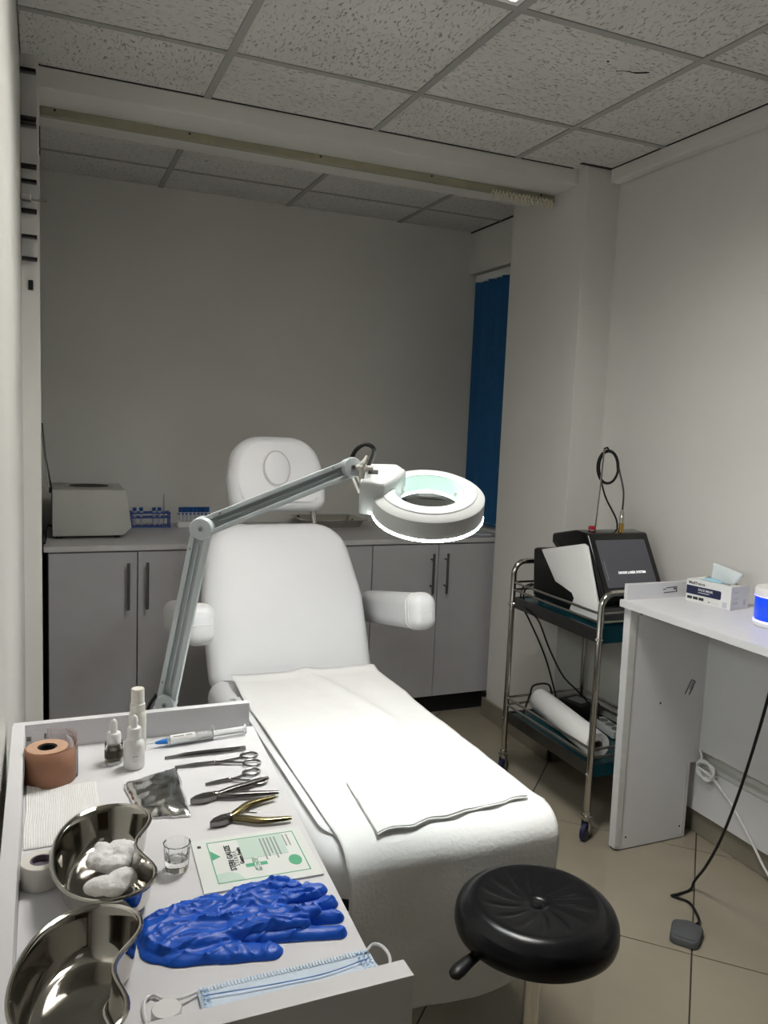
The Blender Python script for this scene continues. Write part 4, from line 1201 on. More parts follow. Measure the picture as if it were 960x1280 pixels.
# --- gloves
GLX0, GLX1, GLY0, GLY1, GS = .082, .314, .712, .876, .0014
def cap_sdf(x, y, c):
    (ax, ay), (bx_, by_), ra, rb = c
    dx, dy = bx_ - ax, by_ - ay
    t_ = max(0, min(1, ((x - ax) * dx + (y - ay) * dy) / (dx * dx + dy * dy)))
    return math.hypot(x - ax - dx * t_, y - ay - dy * t_) - (ra + (rb - ra) * t_)
def smin(a, b, k):
    h = max(k - abs(a - b), 0) / k
    return min(a, b) - h * h * k * .25
def ridge(x, y, sx, sy, ang, seed):
    c, s_ = math.cos(ang), math.sin(ang)
    u, v = x * c + y * s_, -x * s_ + y * c
    wv = noise.noise(V((u * 20, v * 20, seed + 9))) * .6
    return 1 - abs(noise.noise(V((u * sx + wv, v * sy + wv, seed)))) * 2.2
def glove(name, label, body, digits, base, thick, seed):
    """flat limp glove: union of capsules as a wrinkled height field lying on base(x, y)"""
    def sdf(x, y):
        d = 1.0
        for c in body:
            d = smin(d, cap_sdf(x, y, c), .02)
        e = min([cap_sdf(x, y, c) for c in digits])
        d = smin(d, e, .008)
        return d + .0012 * noise.noise(V((x * 60, y * 60, seed)))
    def height(x, y):
        d = -sdf(x, y)
        if d <= 0:
            return 0.0
        h = thick * math.sqrt(min(1, d / .007))
        inb = min([cap_sdf(x, y, c) for c in body])
        for c in digits:                    # swell of each finger, valley between fingers
            e = -cap_sdf(x, y, c)
            if e > 0:
                h = max(h, thick * .75 * math.sqrt(min(1, d / .005)) + .0032 * math.sqrt(min(1, e / .009)))
        w = max(0, ridge(x, y, 16, 46, .15, seed)) ** 6 * .0030 + max(0, ridge(x, y, 18, 50, -.5, seed + 4)) ** 7 * .0022
        w += .0016 * noise.noise(V((x * 30, y * 30, seed + 2)))
        return max(.0012, h + w * min(1, d / .004))
    nx_ = int((GLX1 - GLX0) / GS); ny_ = int((GLY1 - GLY0) / GS)
    S_ = [[sdf(GLX0 + i * GS, GLY0 + j * GS) for i in range(nx_ + 1)] for j in range(ny_ + 1)]
    mb = MB(); vt, vb = {}, {}
    def vert(i, j):
        if (i, j) in vt:
            return
        x, y = GLX0 + i * GS, GLY0 + j * GS
        d = S_[j][i]
        if d > 0:                           # slide rim vertices onto the outline
            e = .0004
            gx_, gy_ = (sdf(x + e, y) - d) / e, (sdf(x, y + e) - d) / e
            g2 = math.hypot(gx_, gy_) or 1
            x -= gx_ / g2 * d; y -= gy_ / g2 * d
        z0 = base(x, y)
        vt[(i, j)] = mb.bm.verts.new((x, y, z0 + (height(x, y) if d <= 0 else .0012)))
        vb[(i, j)] = mb.bm.verts.new((x, y, z0 + .0002))
    edges = {}
    for j in range(ny_):
        for i in range(nx_):
            q_ = [(i, j), (i + 1, j), (i + 1, j + 1), (i, j + 1)]
            if sum(S_[b_][a_] <= 0 for a_, b_ in q_) < 2:
                continue
            for p in q_:
                vert(*p)
            mb.bm.faces.new([vt[p] for p in q_])
            mb.bm.faces.new([vb[p] for p in reversed(q_)])
            for k in range(4):
                e = (q_[k], q_[(k + 1) % 4])
                if (e[1], e[0]) in edges:
                    del edges[(e[1], e[0])]
                else:
                    edges[e] = 1
    for p, q2 in edges:
        mb.bm.faces.new((vt[q2], vt[p], vb[p], vb[q2]))
    o = mb.build(name, GLOVE, None, loc=(.2, .79, TZ), angle=75)
    sm_ = o.modifiers.new('s', 'SMOOTH'); sm_.iterations = 1; sm_.factor = .4
    tag(o, label, 'glove', 'blue gloves on the cart')
    return height
hA = glove('nitrile_glove', 'crumpled blue nitrile glove, the one at bottom touching cart top',
      [((.112, .822), (.15, .824), .016, .018), ((.110, .780), (.15, .782), .016, .018), ((.124, .802), (.150, .803), .034, .036), ((.150, .803), (.215, .806), .038, .042)],
      [((.205, .838), (.252, .850), .013, .011), ((.215, .825), (.289, .822), .013, .011), ((.225, .800), (.291, .793), .013, .011), ((.215, .780), (.290, .768), .012, .010), ((.20, .765), (.285, .742), .012, .0095), ((.135, .826), (.172, .838), .013, .010)],
      lambda x, y: TZ + .0003, .0055, 1.3)
hB = glove('nitrile_glove', 'crumpled blue nitrile glove, the one on top of its pair',
      [((.106, .812), (.15, .814), .015, .018), ((.104, .772), (.15, .776), .015, .018), ((.121, .794), (.150, .794), .032, .034), ((.150, .797), (.205, .802), .034, .036)],
      [((.195, .832), (.262, .838), .0125, .0115), ((.205, .812), (.276, .806), .0125, .0115), ((.205, .790), (.266, .776), .0125, .0115), ((.185, .778), (.250, .762), .012, .011), ((.122, .760), (.165, .751), .0160, .0155), ((.165, .749), (.210, .736), .0155, .0120)],
      lambda x, y: TZ + .0004 + hA(x, y), .0042, 5.1)

# --- face mask
t = thing('face_mask', 'pale blue pleated face mask lying along the front rim', 'face mask', (0.215, 0.672, TZ))
m = MB()
x0, x1 = 0.130, 0.303
prof = [(0.706, .0015), (0.697, .0022), (0.6965, .0032), (0.680, .0030), (0.678, .0044), (0.662, .0040), (0.660, .0054), (0.648, .005), (0.640, .003)]
vt = []
for i in range(25):
    x = x0 + (x1 - x0) * i / 24
    vt.append([m.bm.verts.new((x, y + .0015 * math.sin(i * .3), TZ + z + .0008 * max(0, nz(x, y, 40, 2)))) for y, z in prof])
for a, b in zip(vt, vt[1:]):
    for k in range(len(prof) - 1):
        m.bm.faces.new((a[k], b[k], b[k + 1], a[k + 1]))
o = m.build('mask_body', MASKBLUE, t, angle=20)
sd = o.modifiers.new('t', 'SOLIDIFY'); sd.thickness = .0010; sd.offset = -1
for k in range(52):
    x = x0 + .004 + k * (x1 - x0 - .008) / 51
    MB().b2((x - .0009, .6985, TZ + .0030), (x + .0009, .7055, TZ + .0036)).build('weld_mark', MASKEDGE, o, False)
for x in (x0 + .004, x0 + .008, x1 - .004, x1 - .009, x1 - .014):
    for k in range(8):
        y = .700 - k * .006
        MB().b2((x - .0012, y - .002, TZ + .0046), (x + .0012, y, TZ + .0056)).build('weld_mark', mat('weld_blue', (.42, .60, .84), .8, var=.05), o, False)
MB().tube(bez([(.134, .690, TZ + .0062), (.2, .6835, TZ + .0058), (.25, .6815, TZ + .0056), (.296, .687, TZ + .0062)], 8), .0007, 5).build('pleat_fold', mat('pleat_blue', (.25, .40, .70), .8, var=.05), o)
MB().tube(bez([(.130, .700, TZ + .004), (.112, .694, TZ + .006), (.100, .702, TZ + .003), (.091, .711, TZ + .003), (.0825, .704, TZ + .003), (.0815, .680, TZ + .003), (.090, .658, TZ + .003), (.13, .655, TZ + .004)], 7), .0016, 7).build('ear_loop', WHITEPL, t)
MB().tube(bez([(.299, .700, TZ + .004), (.309, .703, TZ + .008), (.314, .690, TZ + .012), (.312, .668, TZ + .0135), (.302, .655, TZ + .006)], 7), .0017, 7).build('ear_loop', WHITEPL, t)
m = MB().lathe([(0.0005, .0005), (.0128, .0005), (.0135, .0015), (.0135, .010), (.0125, .0115), (.0005, .0118)], (0.099, 0.679, TZ), seg=28)
tag(m.build('bottle_cap', WHITEPL, None, loc=(0.099, 0.679, TZ)), 'small round white cap beside the ear loop of the mask', 'cap')

# ------------------------------------------------------------------ saddle stool
SX, SY, SZ, SR = 0.862, 1.197, 0.532, 0.155
ST = thing('stool', 'round black padded stool with swirl-stitched seat and height lever', 'stool', (SX, SY, 0))
m = MB()
seg, rad = 120, 36
prof = []
for i in range(rad + 1):
    t_ = i / rad
    prof.append(t_)
vr = []
cv = m.bm.verts.new((SX, SY, SZ - .012))
for i in range(1, rad + 1):
    t_ = i / rad
    row = []
    for k in range(seg):
        a = 2 * PI * k / seg
        r = SR * t_ * .90
        z = SZ - .012 + .010 * math.sin(min(1, t_) * PI * .5) ** 2 - .012 * max(0, (t_ - .82) / .18) ** 2
        if .22 < t_ < .80:
            w = math.sin((t_ - .22) / .58 * PI)
            ph = a * 14 + 7.0 * t_
            z += -.0022 * w * max(0, math.sin(ph)) ** 3
        if t_ < .16:
            z -= .004 * (1 - abs(t_ - .10) / .06 if abs(t_ - .10) < .06 else 0)
        row.append(m.bm.verts.new((SX + r * math.cos(a), SY + r * math.sin(a), z)))
    vr.append(row)
for rr_, zz in ((.935, -.0175), (.965, -.023), (.99, -.032), (1.0, -.042), (1.0, -.054), (.985, -.063), (.95, -.068), (.6, -.070), (.2, -.070)):
    vr.append([m.bm.verts.new((SX + SR * rr_ * math.cos(2 * PI * k / seg), SY + SR * rr_ * math.sin(2 * PI * k / seg), SZ + zz)) for k in range(seg)])
for k in range(seg):
    m.bm.faces.new((cv, vr[0][k], vr[0][(k + 1) % seg]))
for a, b in zip(vr, vr[1:]):
    for k in range(seg):
        l = (k + 1) % seg
        m.bm.faces.new((a[k], b[k], b[l], a[l]))
m.bm.faces.new(vr[-1])
m.build('seat', BLACKVIN, ST, angle=80)
MB().lathe([(.010, 0), (.011, .0018), (.006, .003), (.0005, .0034)], (SX, SY, SZ - .0145), seg=20).build('seat_button', BLACKVIN, ST)
MB().b2((SX - .07, SY - .07, SZ - .082), (SX + .07, SY + .07, SZ - .0705), .004).build('seat_plate', BLACKPL, ST)
MB().lathe([(.024, .05), (.025, .06), (.025, .25), (.024, .255)], (SX, SY, .0), seg=20).build('outer_column', BLACKPL, ST)
MB().lathe([(.0155, .25), (.0155, SZ - .082)], (SX, SY, 0), seg=18).build('gas_column', STEEL, ST)
MB().tube([(SX - .03, SY, SZ - .080), (.745, 1.190, .456)], .005, 8).build('lever_rod', BLACKPL, ST)
MB().tube([(.752, 1.191, .457), (.735, 1.187, .455), (.705, 1.176, .452), (.680, 1.165, .449), (.668, 1.159, .447), (.663, 1.157, .4465)], [.007, .0105, .0125, .0145, .0125, .006], 12, flat=.7, nrm=(0, 0, 1)).build('lever_paddle', BLACKPL, ST)
for k in range(5):
    a = 2 * PI * k / 5 + .55
    e = V((SX + .19 * math.cos(a), SY + .19 * math.sin(a), .062))
    MB().tube([(SX, SY, .085), ((SX + e.x) / 2, (SY + e.y) / 2, .082), e], [.022, .018, .013], 10).build('base_leg', STEEL, ST)
    MB().lathe([(.012, -.011), (.0245, -.009), (.0245, .009), (.012, .011)], (e.x, e.y, .025), (-math.sin(a), math.cos(a), 0), 18).build('caster', RUBBER, ST)
    MB().cyl((e.x, e.y, .04), (e.x, e.y, .062), .006, seg=8).build('caster_stem', BRUSHED, ST)

# ------------------------------------------------------------------ steel trolley
TX0, TX1, TY0, TY1 = 1.730, 2.10, 2.150, 2.700
TL = thing('steel_trolley', 'two-tier stainless steel trolley carrying the laser unit by wall', 'trolley', (1.915, 2.425, 0))
rp = 0.0115
for y in (TY0, TY1):
    zt = 0.872 if y == TY0 else 0.886
    R_ = .05
    pts = [(TX0, y, .10), (TX0, y, zt - R_)]
    pts += [(TX0 + R_ * (1 - math.cos(a)), y, zt - R_ + R_ * math.sin(a)) for a in [PI / 2 * k / 8 for k in range(1, 9)]]
    pts += [(TX1 - R_, y, zt)] + [(TX1 - R_ + R_ * math.sin(a), y, zt - R_ + R_ * math.cos(a)) for a in [PI / 2 * k / 8 for k in range(1, 9)]]
    pts += [(TX1, y, .10)]
    MB().tube(pts, rp, 12).build('end_hoop', STEEL, TL)
for zs_, nm in ((0.738, 'upper'), (0.262, 'lower')):
    sh = MB()
    sh.b2((TX0 + .012, TY0 + .012, zs_ - .006), (TX1 - .012, TY1 - .012, zs_))
    sh = sh.build('shelf', BRUSHED, TL, False)
    MB().b2((TX0 + .016, TY0 + .016, zs_), (TX1 - .016, TY1 - .016, zs_ + .0012)).build('film_liner', TEAL, sh, False)
    for (a, b, mm) in (((TX0 + .006, TY0 + .010, zs_ - .040), (TX0 + .012, TY1 - .010, zs_ + .006), LIPSTEEL), ((TX1 - .012, TY0 + .010, zs_ - .040), (TX1 - .006, TY1 - .010, zs_ + .006), LIPSTEEL),
                       ((TX0 + .012, TY0 + .004, zs_ - .040), (TX1 - .012, TY0 + .010, zs_ + .006), TEAL), ((TX0 + .012, TY1 - .010, zs_ - .040), (TX1 - .012, TY1 - .004, zs_ + .006), LIPSTEEL)):
        MB().b2(a, b, .001).build('shelf_lip', mm, sh)
    for zz in (.035, .065):
        for x in (TX0, TX1):
            MB().cyl((x, TY0, zs_ + zz), (x, TY1, zs_ + zz), .005, seg=10).build('guard_rail', STEEL, TL)
        for y in (TY0, TY1):
            MB().cyl((TX0, y, zs_ + zz), (TX1, y, zs_ + zz), .005, seg=10).build('guard_rail', STEEL, TL)
    for x in (TX0, TX1):
        for y in (TY0, TY1):
            MB().lathe([(.006, 0), (.006, .004), (.003, .007)], (x - rp + .001 if x == TX0 else x + rp - .001, y, zs_ - .022), (-1 if x == TX0 else 1, 0, 0), 12).build('bolt', STEEL, TL)
            if nm == 'upper':
                MB().lathe([(.006, 0), (.006, .004), (.003, .007)], (x, y - rp + .001, zs_ - .022), (0, -1, 0), 12).build('bolt', STEEL, TL)
for x in (TX0, TX1):
    for y in (TY0, TY1):
        a = 0.5 if x == TX0 else 1.2
        c = MB().lathe([(.013, .092), (.0145, .094), (.0145, .104), (.012, .108)], (x, y, 0), seg=16).b2((x - .016, y - .014, .084), (x + .016, y + .014, .092), .002)
        dx, dy = math.cos(a), math.sin(a)
        nx_, ny_ = -dy, dx
        R = Matrix(((dx, nx_, 0), (dy, ny_, 0), (0, 0, 1)))
        for s_ in (-1, 1):
            c.box((x + nx_ * .0135 * s_, y + ny_ * .0135 * s_, .062), (.020, .002, .050), R, .0005)
        c = c.build('caster', STEEL, TL)
        MB().lathe([(.010, -.010), (.024, -.010), (.0325, -.008), (.0325, .008), (.024, .010), (.010, .010)], (x, y, .0325), (nx_, ny_, 0), 24).build('wheel', WHEEL, c)
        MB().lathe([(.005, -.016), (.005, .016)], (x, y, .0325), (nx_, ny_, 0), 10).build('axle', STEEL, c)

# ------------------------------------------------------------------ laser unit
LZ = 0.741
LU = thing('laser_unit', 'black and white desktop laser machine with tilted screen on trolley', 'laser machine', (1.93, 2.44, LZ))
def side(xa, xb, prof, m, name, parent, bev=0.006, seg=3):
    mb = MB()
    mb.rings([[V((x, p[0], p[1])) for p in prof] for x in (xa, xb)])
    if bev:
        bmesh.ops.bevel(mb.bm, geom=list(mb.bm.edges), offset=bev, segments=seg, profile=.5, affect='EDGES')
    return mb.build(name, m, parent, angle=45)
body = side(1.795, 2.075, [(2.245, LZ + .012), (2.66, LZ + .012), (2.675, .945), (2.40, .985), (2.33, .995), (2.238, .80)], BLACKPL, 'body', LU, .012, 3)
box('front_skirt', (1.80, 2.222, LZ + .012), (2.07, 2.25, 0.802), BRUSHED, body, .006)
# white cheek panel
wp = [(2.605, .949), (2.345, 1.012), (2.325, 1.005), (2.228, .775), (2.238, LZ + .014), (2.405, LZ + .014), (2.392, .770), (2.375, .805), (2.392, .825), (2.50, .842)]
side(1.786, 1.797, wp, WHITEPL, 'side_panel', LU, .003, 2)
# screen housing
hs = [(2.345, 1.048), (2.420, 1.052), (2.560, 1.02), (2.56, .985), (2.30, .82), (2.222, .815), (2.225, .842)]
sh = side(1.800, 2.072, hs, BLACKGL, 'screen_housing', LU, .009, 3)
pa, pb = V((0, 2.225, .842)), V((0, 2.345, 1.048))
SV = (pb - pa).normalized(); SU = V((1, 0, 0)); SN = SU.cross(SV)
so = V((1.935, *((pa + pb) / 2).yz)) + SN * .0006
MB().prism(polyround([(-.110, -.088), (.110, -.088), (.110, .092), (-.110, .092)], .004, 3), so, SU, SV, SN, .003).build('screen', SCREEN, sh, False)
text('screen_text', 'DIODE LASER SYSTEM', .0125, so + SN * .0022 + SU * .012 - SV * .038, SU, SV, SCREENTXT, sh, align='CENTER', bold=True)
MB().tube([so + SN * .0021 - SU * .098 + SV * .01, so + SN * .0021 - SU * .098 - SV * .06], .0006, 4).build('screen_line', PGREY, sh)
MB().lathe([(.0015, 0), (.001, .001)], V((1.812, 2.228, .838)), (0, -1, .4), 8).build('indicator', PGREY, sh)
# emergency button, fibre port, cable stand
MB().lathe([(.010, 0), (.010, .008)], (1.862, 2.40, 1.049), seg=16).build('button_base', BRUSHED, LU)
MB().lathe([(.008, 0), (.014, .001), (.014, .010), (.009, .013), (.0005, .0135)], (1.862, 2.40, 1.055), seg=20).build('stop_button', REDPL, LU)
MB().lathe([(.010, 0), (.010, .034), (.008, .036)], (1.962, 2.36, 1.047), seg=16).build('fibre_port', GOLD, LU)
MB().lathe([(.0085, 0), (.0085, .02), (.006, .045), (.004, .05)], (1.962, 2.36, 1.081), seg=16).build('fibre_ferrule', STEEL, LU)
MB().tube([(1.875, 2.40, 1.05), (1.885, 2.40, 1.20), (1.892, 2.40, 1.352)], .0032, 8).build('cable_stand', STEEL, LU)
MB().tube([(1.892, 2.40, 1.352), (1.905, 2.40, 1.357), (1.915, 2.40, 1.345)], .0036, 8).build('stand_hook', BLACKPL, LU)
cp = bez([(1.962, 2.36, 1.13), (1.968, 2.37, 1.20), (1.971, 2.41, 1.285)], 6)
cc = V((1.922, 2.41, 1.285))
for tcount in range(3):
    for k in range(28 if tcount < 2 else 17):
        a = 2 * PI * k / 28
        rx = .049 - .004 * tcount; rz = .062 - .003 * tcount
        cp.append(cc + V((rx * math.cos(a) + .004 * tcount, .004 * tcount + .003 * math.sin(a), rz * math.sin(a))))
cp += bez([(1.900, 2.418, 1.238), (1.93, 2.42, 1.17), (2.0, 2.44, 1.09), (2.035, 2.47, 1.045)], 8)
MB().tube(cp, .0034, 7).build('fibre_cable', BLACKPL, LU)
for x in (1.82, 2.05):
    for y in (2.27, 2.63):
        MB().cyl((x, y, LZ - .002), (x, y, LZ + .014), .012, seg=12).build('foot', RUBBER, LU)
for n_, pts in (('power_cable', [(1.80, 2.67, .80), (1.76, 2.68, .78), (1.745, 2.66, .72), (1.752, 2.62, .68), (1.80, 2.60, .58), (1.840, 2.60, .50), (1.880, 2.615, .42), (1.912, 2.625, .345), (1.915, 2.60, .275)]),
                ('pedal_cable', [(1.82, 2.67, .80), (1.775, 2.685, .77), (1.74, 2.62, .72), (1.735, 2.52, .69), (1.78, 2.50, .58), (1.85, 2.50, .47), (1.92, 2.50, .405), (1.975, 2.49, .35), (1.990, 2.44, .300)])):
    MB().tube(bez(pts, 7), .0036, 7).build(n_, BLACKPL, LU)

# items on the lower shelf
SZ2 = 0.2645
a, b = V((1.868, 2.665, SZ2 + .049)), V((1.795, 2.200, SZ2 + .049))
t = thing('paper_roll', 'large roll of white bed paper lying on lower trolley shelf', 'paper roll', ((a + b) / 2)[:2] + (SZ2,))
ln = (b - a).length
MB().lathe([(.020, 0), (.046, 0), (.0475, .002), (.0475, ln - .002), (.046, ln), (.020, ln)], a, b - a, 40, close=True).build('wound_paper', PAPER, t)
MB().lathe([(.0195, .0), (.0195, ln + .002), (.0165, ln + .002), (.0165, .0)], a, b - a, 28, close=True).build('core', mat('card_core', (.25, .22, .18), .8, var=.1), t)
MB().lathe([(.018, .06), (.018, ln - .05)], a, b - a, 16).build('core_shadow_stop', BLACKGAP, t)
MB().tube(bez([(1.745, 2.60, SZ2 + .02), (1.80, 2.64, SZ2 + .085), (1.83, 2.66, SZ2 + .115), (1.90, 2.66, SZ2 + .112), (1.917, 2.65, SZ2 + .06), (1.918, 2.62, SZ2 + .006)], 7), .004, 6).build('lead', BLACKPL, None)
o = bpy.data.objects['lead']
tag(o, 'black power lead looping over the roll of bed paper', 'cable'); o.name = 'power_lead'
t = thing('power_strip', 'white multi-socket power strip on the lower trolley shelf', 'power strip', (2.02, 2.42, SZ2))
R = Matrix.Rotation(math.radians(-30), 3, 'Z')
R = Matrix.Rotation(math.radians(-8), 3, 'Z')
MB().box((2.005, 2.40, SZ2 + .016), (.055, .16, .030), R, .006).build('case', WHITEPL, t)
for k in range(3):
    MB().lathe([(.017, 0), (.017, .0012), (.014, .0012)], V((2.005, 2.40, SZ2 + .031)) + R @ V((0, -.052 + k * .045, 0)), (0, 0, 1), 18).build('socket', PGREY, t)
t = thing('black_adapter', 'bulky black power adapter behind the paper roll on lower shelf', 'adapter', (1.99, 2.60, SZ2))
MB().box((2.004, 2.590, SZ2 + .031), (.12, .13, .060), Matrix.Rotation(.25, 3, 'Z'), .012).build('case', BLACKPL, t)
MB().box((2.004, 2.590, SZ2 + .0615), (.06, .07, .002), Matrix.Rotation(.25, 3, 'Z')).build('rating_label', PGREY, t)

# ------------------------------------------------------------------ wall desk
DZ = 0.868
DK = thing('wall_desk', 'narrow white melamine desk fixed along the right wall', 'desk', (1.95, 1.4, 0))
box('desk_top', (1.752, 0.60, DZ - .024), (2.155, 2.088, DZ), MELAMINE, DK, .0015)
ep = [(1.782, .004), (2.083, .004), (2.083, .275), (2.128, .275), (2.128, DZ - .0245), (1.752, DZ - .0245)]
ep = [(1.778, .010), (1.80, .004), (2.083, .004), (2.083, .275), (2.128, .275), (2.128, DZ - .0245), (1.770, DZ - .0245)]
m = MB().prism(ep, (0, 2.0675, 0), (1, 0, 0), (0, 0, 1), (0, 1, 0), .030)
e_ = m.build('end_panel', MELAMINE, DK, False)
MB().prism([(1.7765, .02), (1.7985, .02), (1.7985, DZ - .0255), (1.769, DZ - .0255)], (0, 2.0505, 0), (1, 0, 0), (0, 0, 1), (0, 1, 0), .004).build('edge_strip', MELEDGE, e_, False)
MB().b2((2.066, 2.0505, .01), (2.070, 2.0525, .27)).build('groove', MELEDGE, e_, False)
for x, z in ((1.822, .045), (2.058, .045), (1.927, .507), (1.815, .822)):
    MB().lathe([(.0035, 0), (.003, .0015)], (x, 2.0525, z), (0, -1, 0), 10).build('screw_cover', BLACKPL, e_)
c = V((2.052, 2.0512, .548)); R = Matrix.Rotation(math.radians(28), 3, 'Y')
for (dx, dz, w, h) in ((-.009, 0, .0028, .052), (.009, .003, .0022, .050), (0, .029, .020, .003), (.001, .010, .0018, .028)):
    MB().box(c + R @ V((dx, 0, dz)), (w, .0008, h), R).build('stamp_mark', PINK_K, e_, False)
for y in (0.62,):
    box('end_panel', (1.775, y, .004), (2.083, y + .026, DZ - .0245), MELAMINE, DK, .001)
up = box('upstand', (1.768, 2.070, DZ), (2.155, 2.088, DZ + .052), MELAMINE, DK, .001)
c = V((1.945, 2.0694, DZ + .027))
for (dx, dz, w, h) in ((0, -.008, .052, .0022), (.004, .008, .040, .0018), (.028, .001, .003, .020), (.020, .003, .010, .004), (-.024, .002, .012, .002)):
    MB().box(c + V((dx, 0, dz)), (w, .0008, h), Matrix.Rotation(math.radians(-3), 3, 'Y')).build('stamp_mark', PINK_K, up, False)
box('back_panel', (2.118, 0.65, .318), (2.134, 2.052, DZ - .0245), MELAMINE, DK, .001)
# cable trunking on wall
trk = thing('cable_trunking', 'white cable trunking board along the wall under the desk', 'trunking', (2.14, 1.4, .088))
box('trunk_cover', (2.128, 0.45, .089), (2.1455, 2.75, .255), MELAMINE, trk, .002)
box('trunk_lip', (2.133, 0.45, .257), (2.1595, 2.75, .272), MELEDGE, trk, .001)
# white lead, coiled
m = MB()
pts = []
c = V((2.108, 2.006, .262))
for k in range(64):
    a = 2 * PI * k / 21
    rr_ = .030 + .003 * math.sin(k)
    pts.append(c + V((-.004 * math.sin(k * .5), rr_ * 1.25 * math.cos(a), rr_ * math.sin(a))))
pts = bez([(2.112, 2.04, .325), (2.112, 2.03, .30)], 4) + pts + bez([(2.112, 1.975, .25), (2.115, 1.94, .225), (2.116, 1.90, .20), (2.116, 1.84, .15), (2.114, 1.79, .105), (2.110, 1.70, .03), (2.10, 1.55, .006), (2.06, 1.3, .006)], 6)
m.tube(pts, .0042, 7)
o = m.build('white_cable', WHITEPL, None, loc=(2.11, 1.9, .2))
tag(o, 'white cable coiled against the trunking then trailing to floor', 'cable')

# --- mask box
MBX = thing('mask_box', 'white and navy face mask carton on the wall desk', 'mask carton', (2.04, 1.95, DZ))
bo = V((2.0, 1.862, DZ + .0006))
BU = V((-.030, .157, 0)).normalized(); BV = V((BU.y, -BU.x, 0))
bl, bw, bh = .163, .098, .074
m = MB()
bpts = [bo, bo + BV * bw, bo + BV * bw + BU * bl, bo + BU * bl]
lo = [p.copy() for p in bpts]; hi = [p + V((0, 0, bh)) for p in bpts]
for i in range(4):
    j = (i + 1) % 4
    m.face([lo[i], lo[j], hi[j], hi[i]])
m.face(list(reversed(lo)))
# top with opening: four strips
def tp(u, v):
    return bo + BU * u + BV * v + V((0, 0, bh))
for (u0, u1, v0, v1) in ((0, .025, 0, bw), (bl - .03, bl, 0, bw), (.025, bl - .03, 0, .02), (.025, bl - .03, bw - .02, bw)):
    m.face([tp(u0, v0), tp(u1, v0), tp(u1, v1), tp(u0, v1)])
bmesh.ops.remove_doubles(m.bm, verts=m.bm.verts, dist=1e-5)
o = m.build('carton', CARD, MBX, False, norm=True)
sd = o.modifiers.new('t', 'SOLIDIFY'); sd.thickness = .0006; sd.offset = -1
NX = -BV     # outward normal of the printed long side
PU = -BU     # reading direction seen from the room
fo = bo + BU * bl + NX * .0004     # left-bottom of the face as seen
def pb_(u0, v0, u1, v1, m, name, lift=.0):
    MB().prism([(u0, v0), (u1, v0), (u1, v1), (u0, v1)], fo + NX * lift, PU, V((0, 0, 1)), NX, .0005).build(name, m, MBX, False)
MB().prism(polyround([(0.001, .026), (.128, .026), (.128, .054), (0.001, .054)], [.0005, .005, .005, .0005], 4), fo, PU, V((0, 0, 1)), NX, .0005).build('print_band', PNAVY, MBX, False)
text('print_text', 'MediTrance', .0125, fo + NX * .0003 + PU * .008 + V((0, 0, .060)), PU, (0, 0, 1), PINK_K, MBX, bold=True)
text('print_text', 'FACE MASK', .0105, fo + NX * .0006 + PU * .045 + V((0, 0, .041)), PU, (0, 0, 1), CARD, MBX, bold=True)
pb_(.045, .034, .086, .0365, LABELGREY, 'print_line', .0003)
for k in range(3):
    pb_(.006 + k * .0215, .010, .024 + k * .0215, .019, PINK_K, 'print_badge')
pb_(.084, .009, .090, .012, PINK_K, 'print_badge'); pb_(.094, .0095, .122, .011, LABELGREY, 'print_line')
pb_(.135, .004, .150, .022, LABELGREY, 'print_emblem')
fe = bo - BU * .0004
for (u0, v0, u1, v1) in ((.014, .054, .019, .058), (.023, .054, .028, .058), (.032, .054, .037, .058), (.012, .036, .046, .0378), (.012, .032, .040, .0335), (.012, .018, .020, .026), (.026, .018, .036, .026), (.070, .012, .080, .030)):
    MB().prism([(u0, v0), (u1, v0), (u1, v1), (u0, v1)], fe, BV, V((0, 0, 1)), -BU, .0005).build('print_line', LABELGREY, MBX, False)
m = MB()
for (u0, u1, v0, v1, up_) in ((.02, .055, .018, .03, .004), (.105, .14, .06, .08, .005)):
    m.face([tp(u0, v0), tp(u1, v0), tp(u1, v1) + V((0, 0, up_)), tp(u0, v1) + V((0, 0, up_))])
m.build('torn_flap', PGREY, MBX, False)
# mask pulled up from the box
m = MB()
vv = []
for i in range(15):
    u = i / 14
    row = []
    for j in range(9):
        v = j / 8
        p = bo + BU * (.112 - .080 * u - .036 * u * v) + BV * (.054 + .006 * math.sin(u * 4 + v * 2)) + V((0, 0, bh - .012 + v * (.068 - .018 * u * u)))
        row.append(m.bm.verts.new(p))
    vv.append(row)
for a, b in zip(vv, vv[1:]):
    for j in range(8):
        m.bm.faces.new((a[j], b[j], b[j + 1], a[j + 1]))
MPALE = mat('pale_mask_fabric', (.72, .78, .78), .9, var=.03, bump=.2, bscale=400)
o = m.build('pulled_mask', MPALE, None, loc=bo + BV * .05 + V((0, 0, bh)))
sd = o.modifiers.new('t', 'SOLIDIFY'); sd.thickness = .0008
tag(o, 'pale face mask standing up out of the opened carton', 'face mask')
m = MB()
vv = []
for i in range(13):
    u = i / 12
    vv.append([m.bm.verts.new(bo + BU * (.135 - .09 * u) + BV * (.022 + .026 * v) + V((0, 0, bh + .001 + .010 * math.sin(PI * v) * math.sin(PI * u)))) for v in [k / 5 for k in range(6)]])
for a, b in zip(vv, vv[1:]):
    for j in range(5):
        m.bm.faces.new((a[j], b[j], b[j + 1], a[j + 1]))
o = m.build('blue_mask', mat('sky_mask', (.38, .62, .74), .85, var=.04), None, loc=bo + BV * .035 + V((0, 0, bh)))
sd = o.modifiers.new('t', 'SOLIDIFY'); sd.thickness = .0008
tag(o, 'sky blue face mask bulging in the slot of the carton', 'face mask')

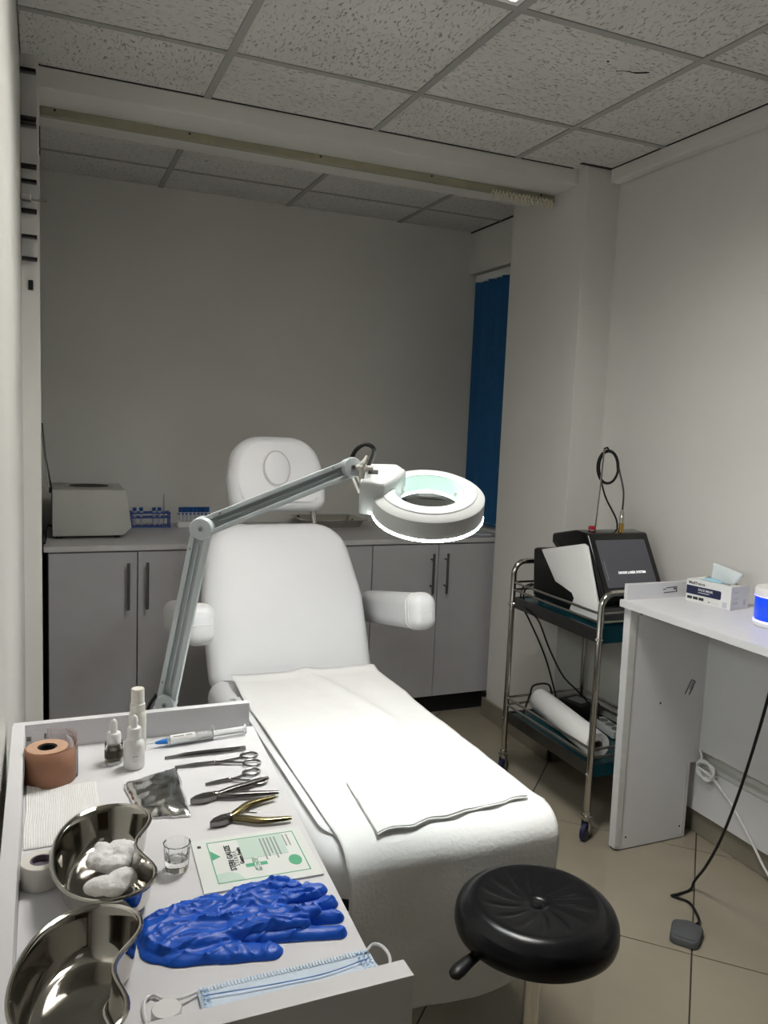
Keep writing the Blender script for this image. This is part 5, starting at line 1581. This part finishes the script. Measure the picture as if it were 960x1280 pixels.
# --- blue curing lamp
jx, jy = 1.980, 1.675
t = thing('blue_lamp_jar', 'round white device glowing blue through its translucent shell on desk', 'lamp', (jx, jy, DZ))
MB().lathe([(.0005, 0), (.058, 0), (.061, .003), (.061, .012), (.060, .016), (.057, .018), (.0005, .018)], (jx, jy, DZ + .0005), seg=48).build('base', WHITEPL, t)
MB().lathe([(.0565, .0175), (.0592, .026), (.0595, .086), (.0585, .090), (.0005, .090)], (jx, jy, DZ), seg=48).build('glowing_shell', BLUELIGHT, t)
MB().lathe([(.059, .088), (.061, .090), (.061, .108), (.058, .114), (.048, .117), (.0005, .118)], (jx, jy, DZ), seg=48).build('lid', WHITEPL, t)
MB().lathe([(.0612, .0880), (.0608, .0900), (.0602, .0895), (.0602, .0880)], (jx, jy, DZ), seg=48, close=True).build('violet_seam', VIOLET, t)
MB().lathe([(.0612, .0135), (.0602, .0170), (.0580, .0185), (.0580, .0160)], (jx, jy, DZ), seg=48, close=True).build('violet_seam', VIOLET, t)

# --- black cord and foot pedal
FP = thing('foot_pedal', 'grey foot pedal on floor with black cord running over desk', 'foot pedal', (1.672, 1.608, 0))
ang = math.radians(38)
PU2, PV2 = V((math.cos(ang), math.sin(ang), 0)), V((-math.sin(ang), math.cos(ang), 0))
out = polyround([(-.052, -.038), (.040, -.044), (.056, .0), (.040, .044), (-.052, .038)], [.018, .02, .03, .02, .018], 6)
ped = MB().pillow(out, (1.672, 1.608, .001), PU2, PV2, (0, 0, 1), [(.003, 0), (0, .003), (0, .016), (.003, .021), (.008, .024), (-.4, .027)]).build('pedal_body', PEDALM, FP)
MB().pillow(polyround([(-.042, -.030), (.025, -.034), (.034, .0), (.025, .034), (-.042, .030)], .012, 5), (1.668, 1.605, .024), PU2, PV2, (0, 0, 1), [(0, 0), (0, .002), (.002, .0032)]).build('tread_plate', PEDALM, ped)
cord = bez([V((1.672, 1.608, .012)) + PU2 * .05 - PV2 * .012, (1.752, 1.640, .010), (1.785, 1.690, .006), (1.80, 1.735, .005), (1.775, 1.775, .005), (1.800, 1.776, .005), (1.855, 1.782, .006), (1.865, 1.778, .035), (1.845, 1.72, .12), (1.81, 1.64, .26), (1.775, 1.56, .45), (1.745, 1.49, .66), (1.735, 1.455, .80), (1.742, 1.438, .868), (1.775, 1.435, DZ + .014), (1.83, 1.44, DZ + .006), (1.93, 1.45, DZ + .005), (2.05, 1.40, DZ + .005)], 10)
MB().tube(cord, .0042, 8).build('cord', BLACKPL, FP)
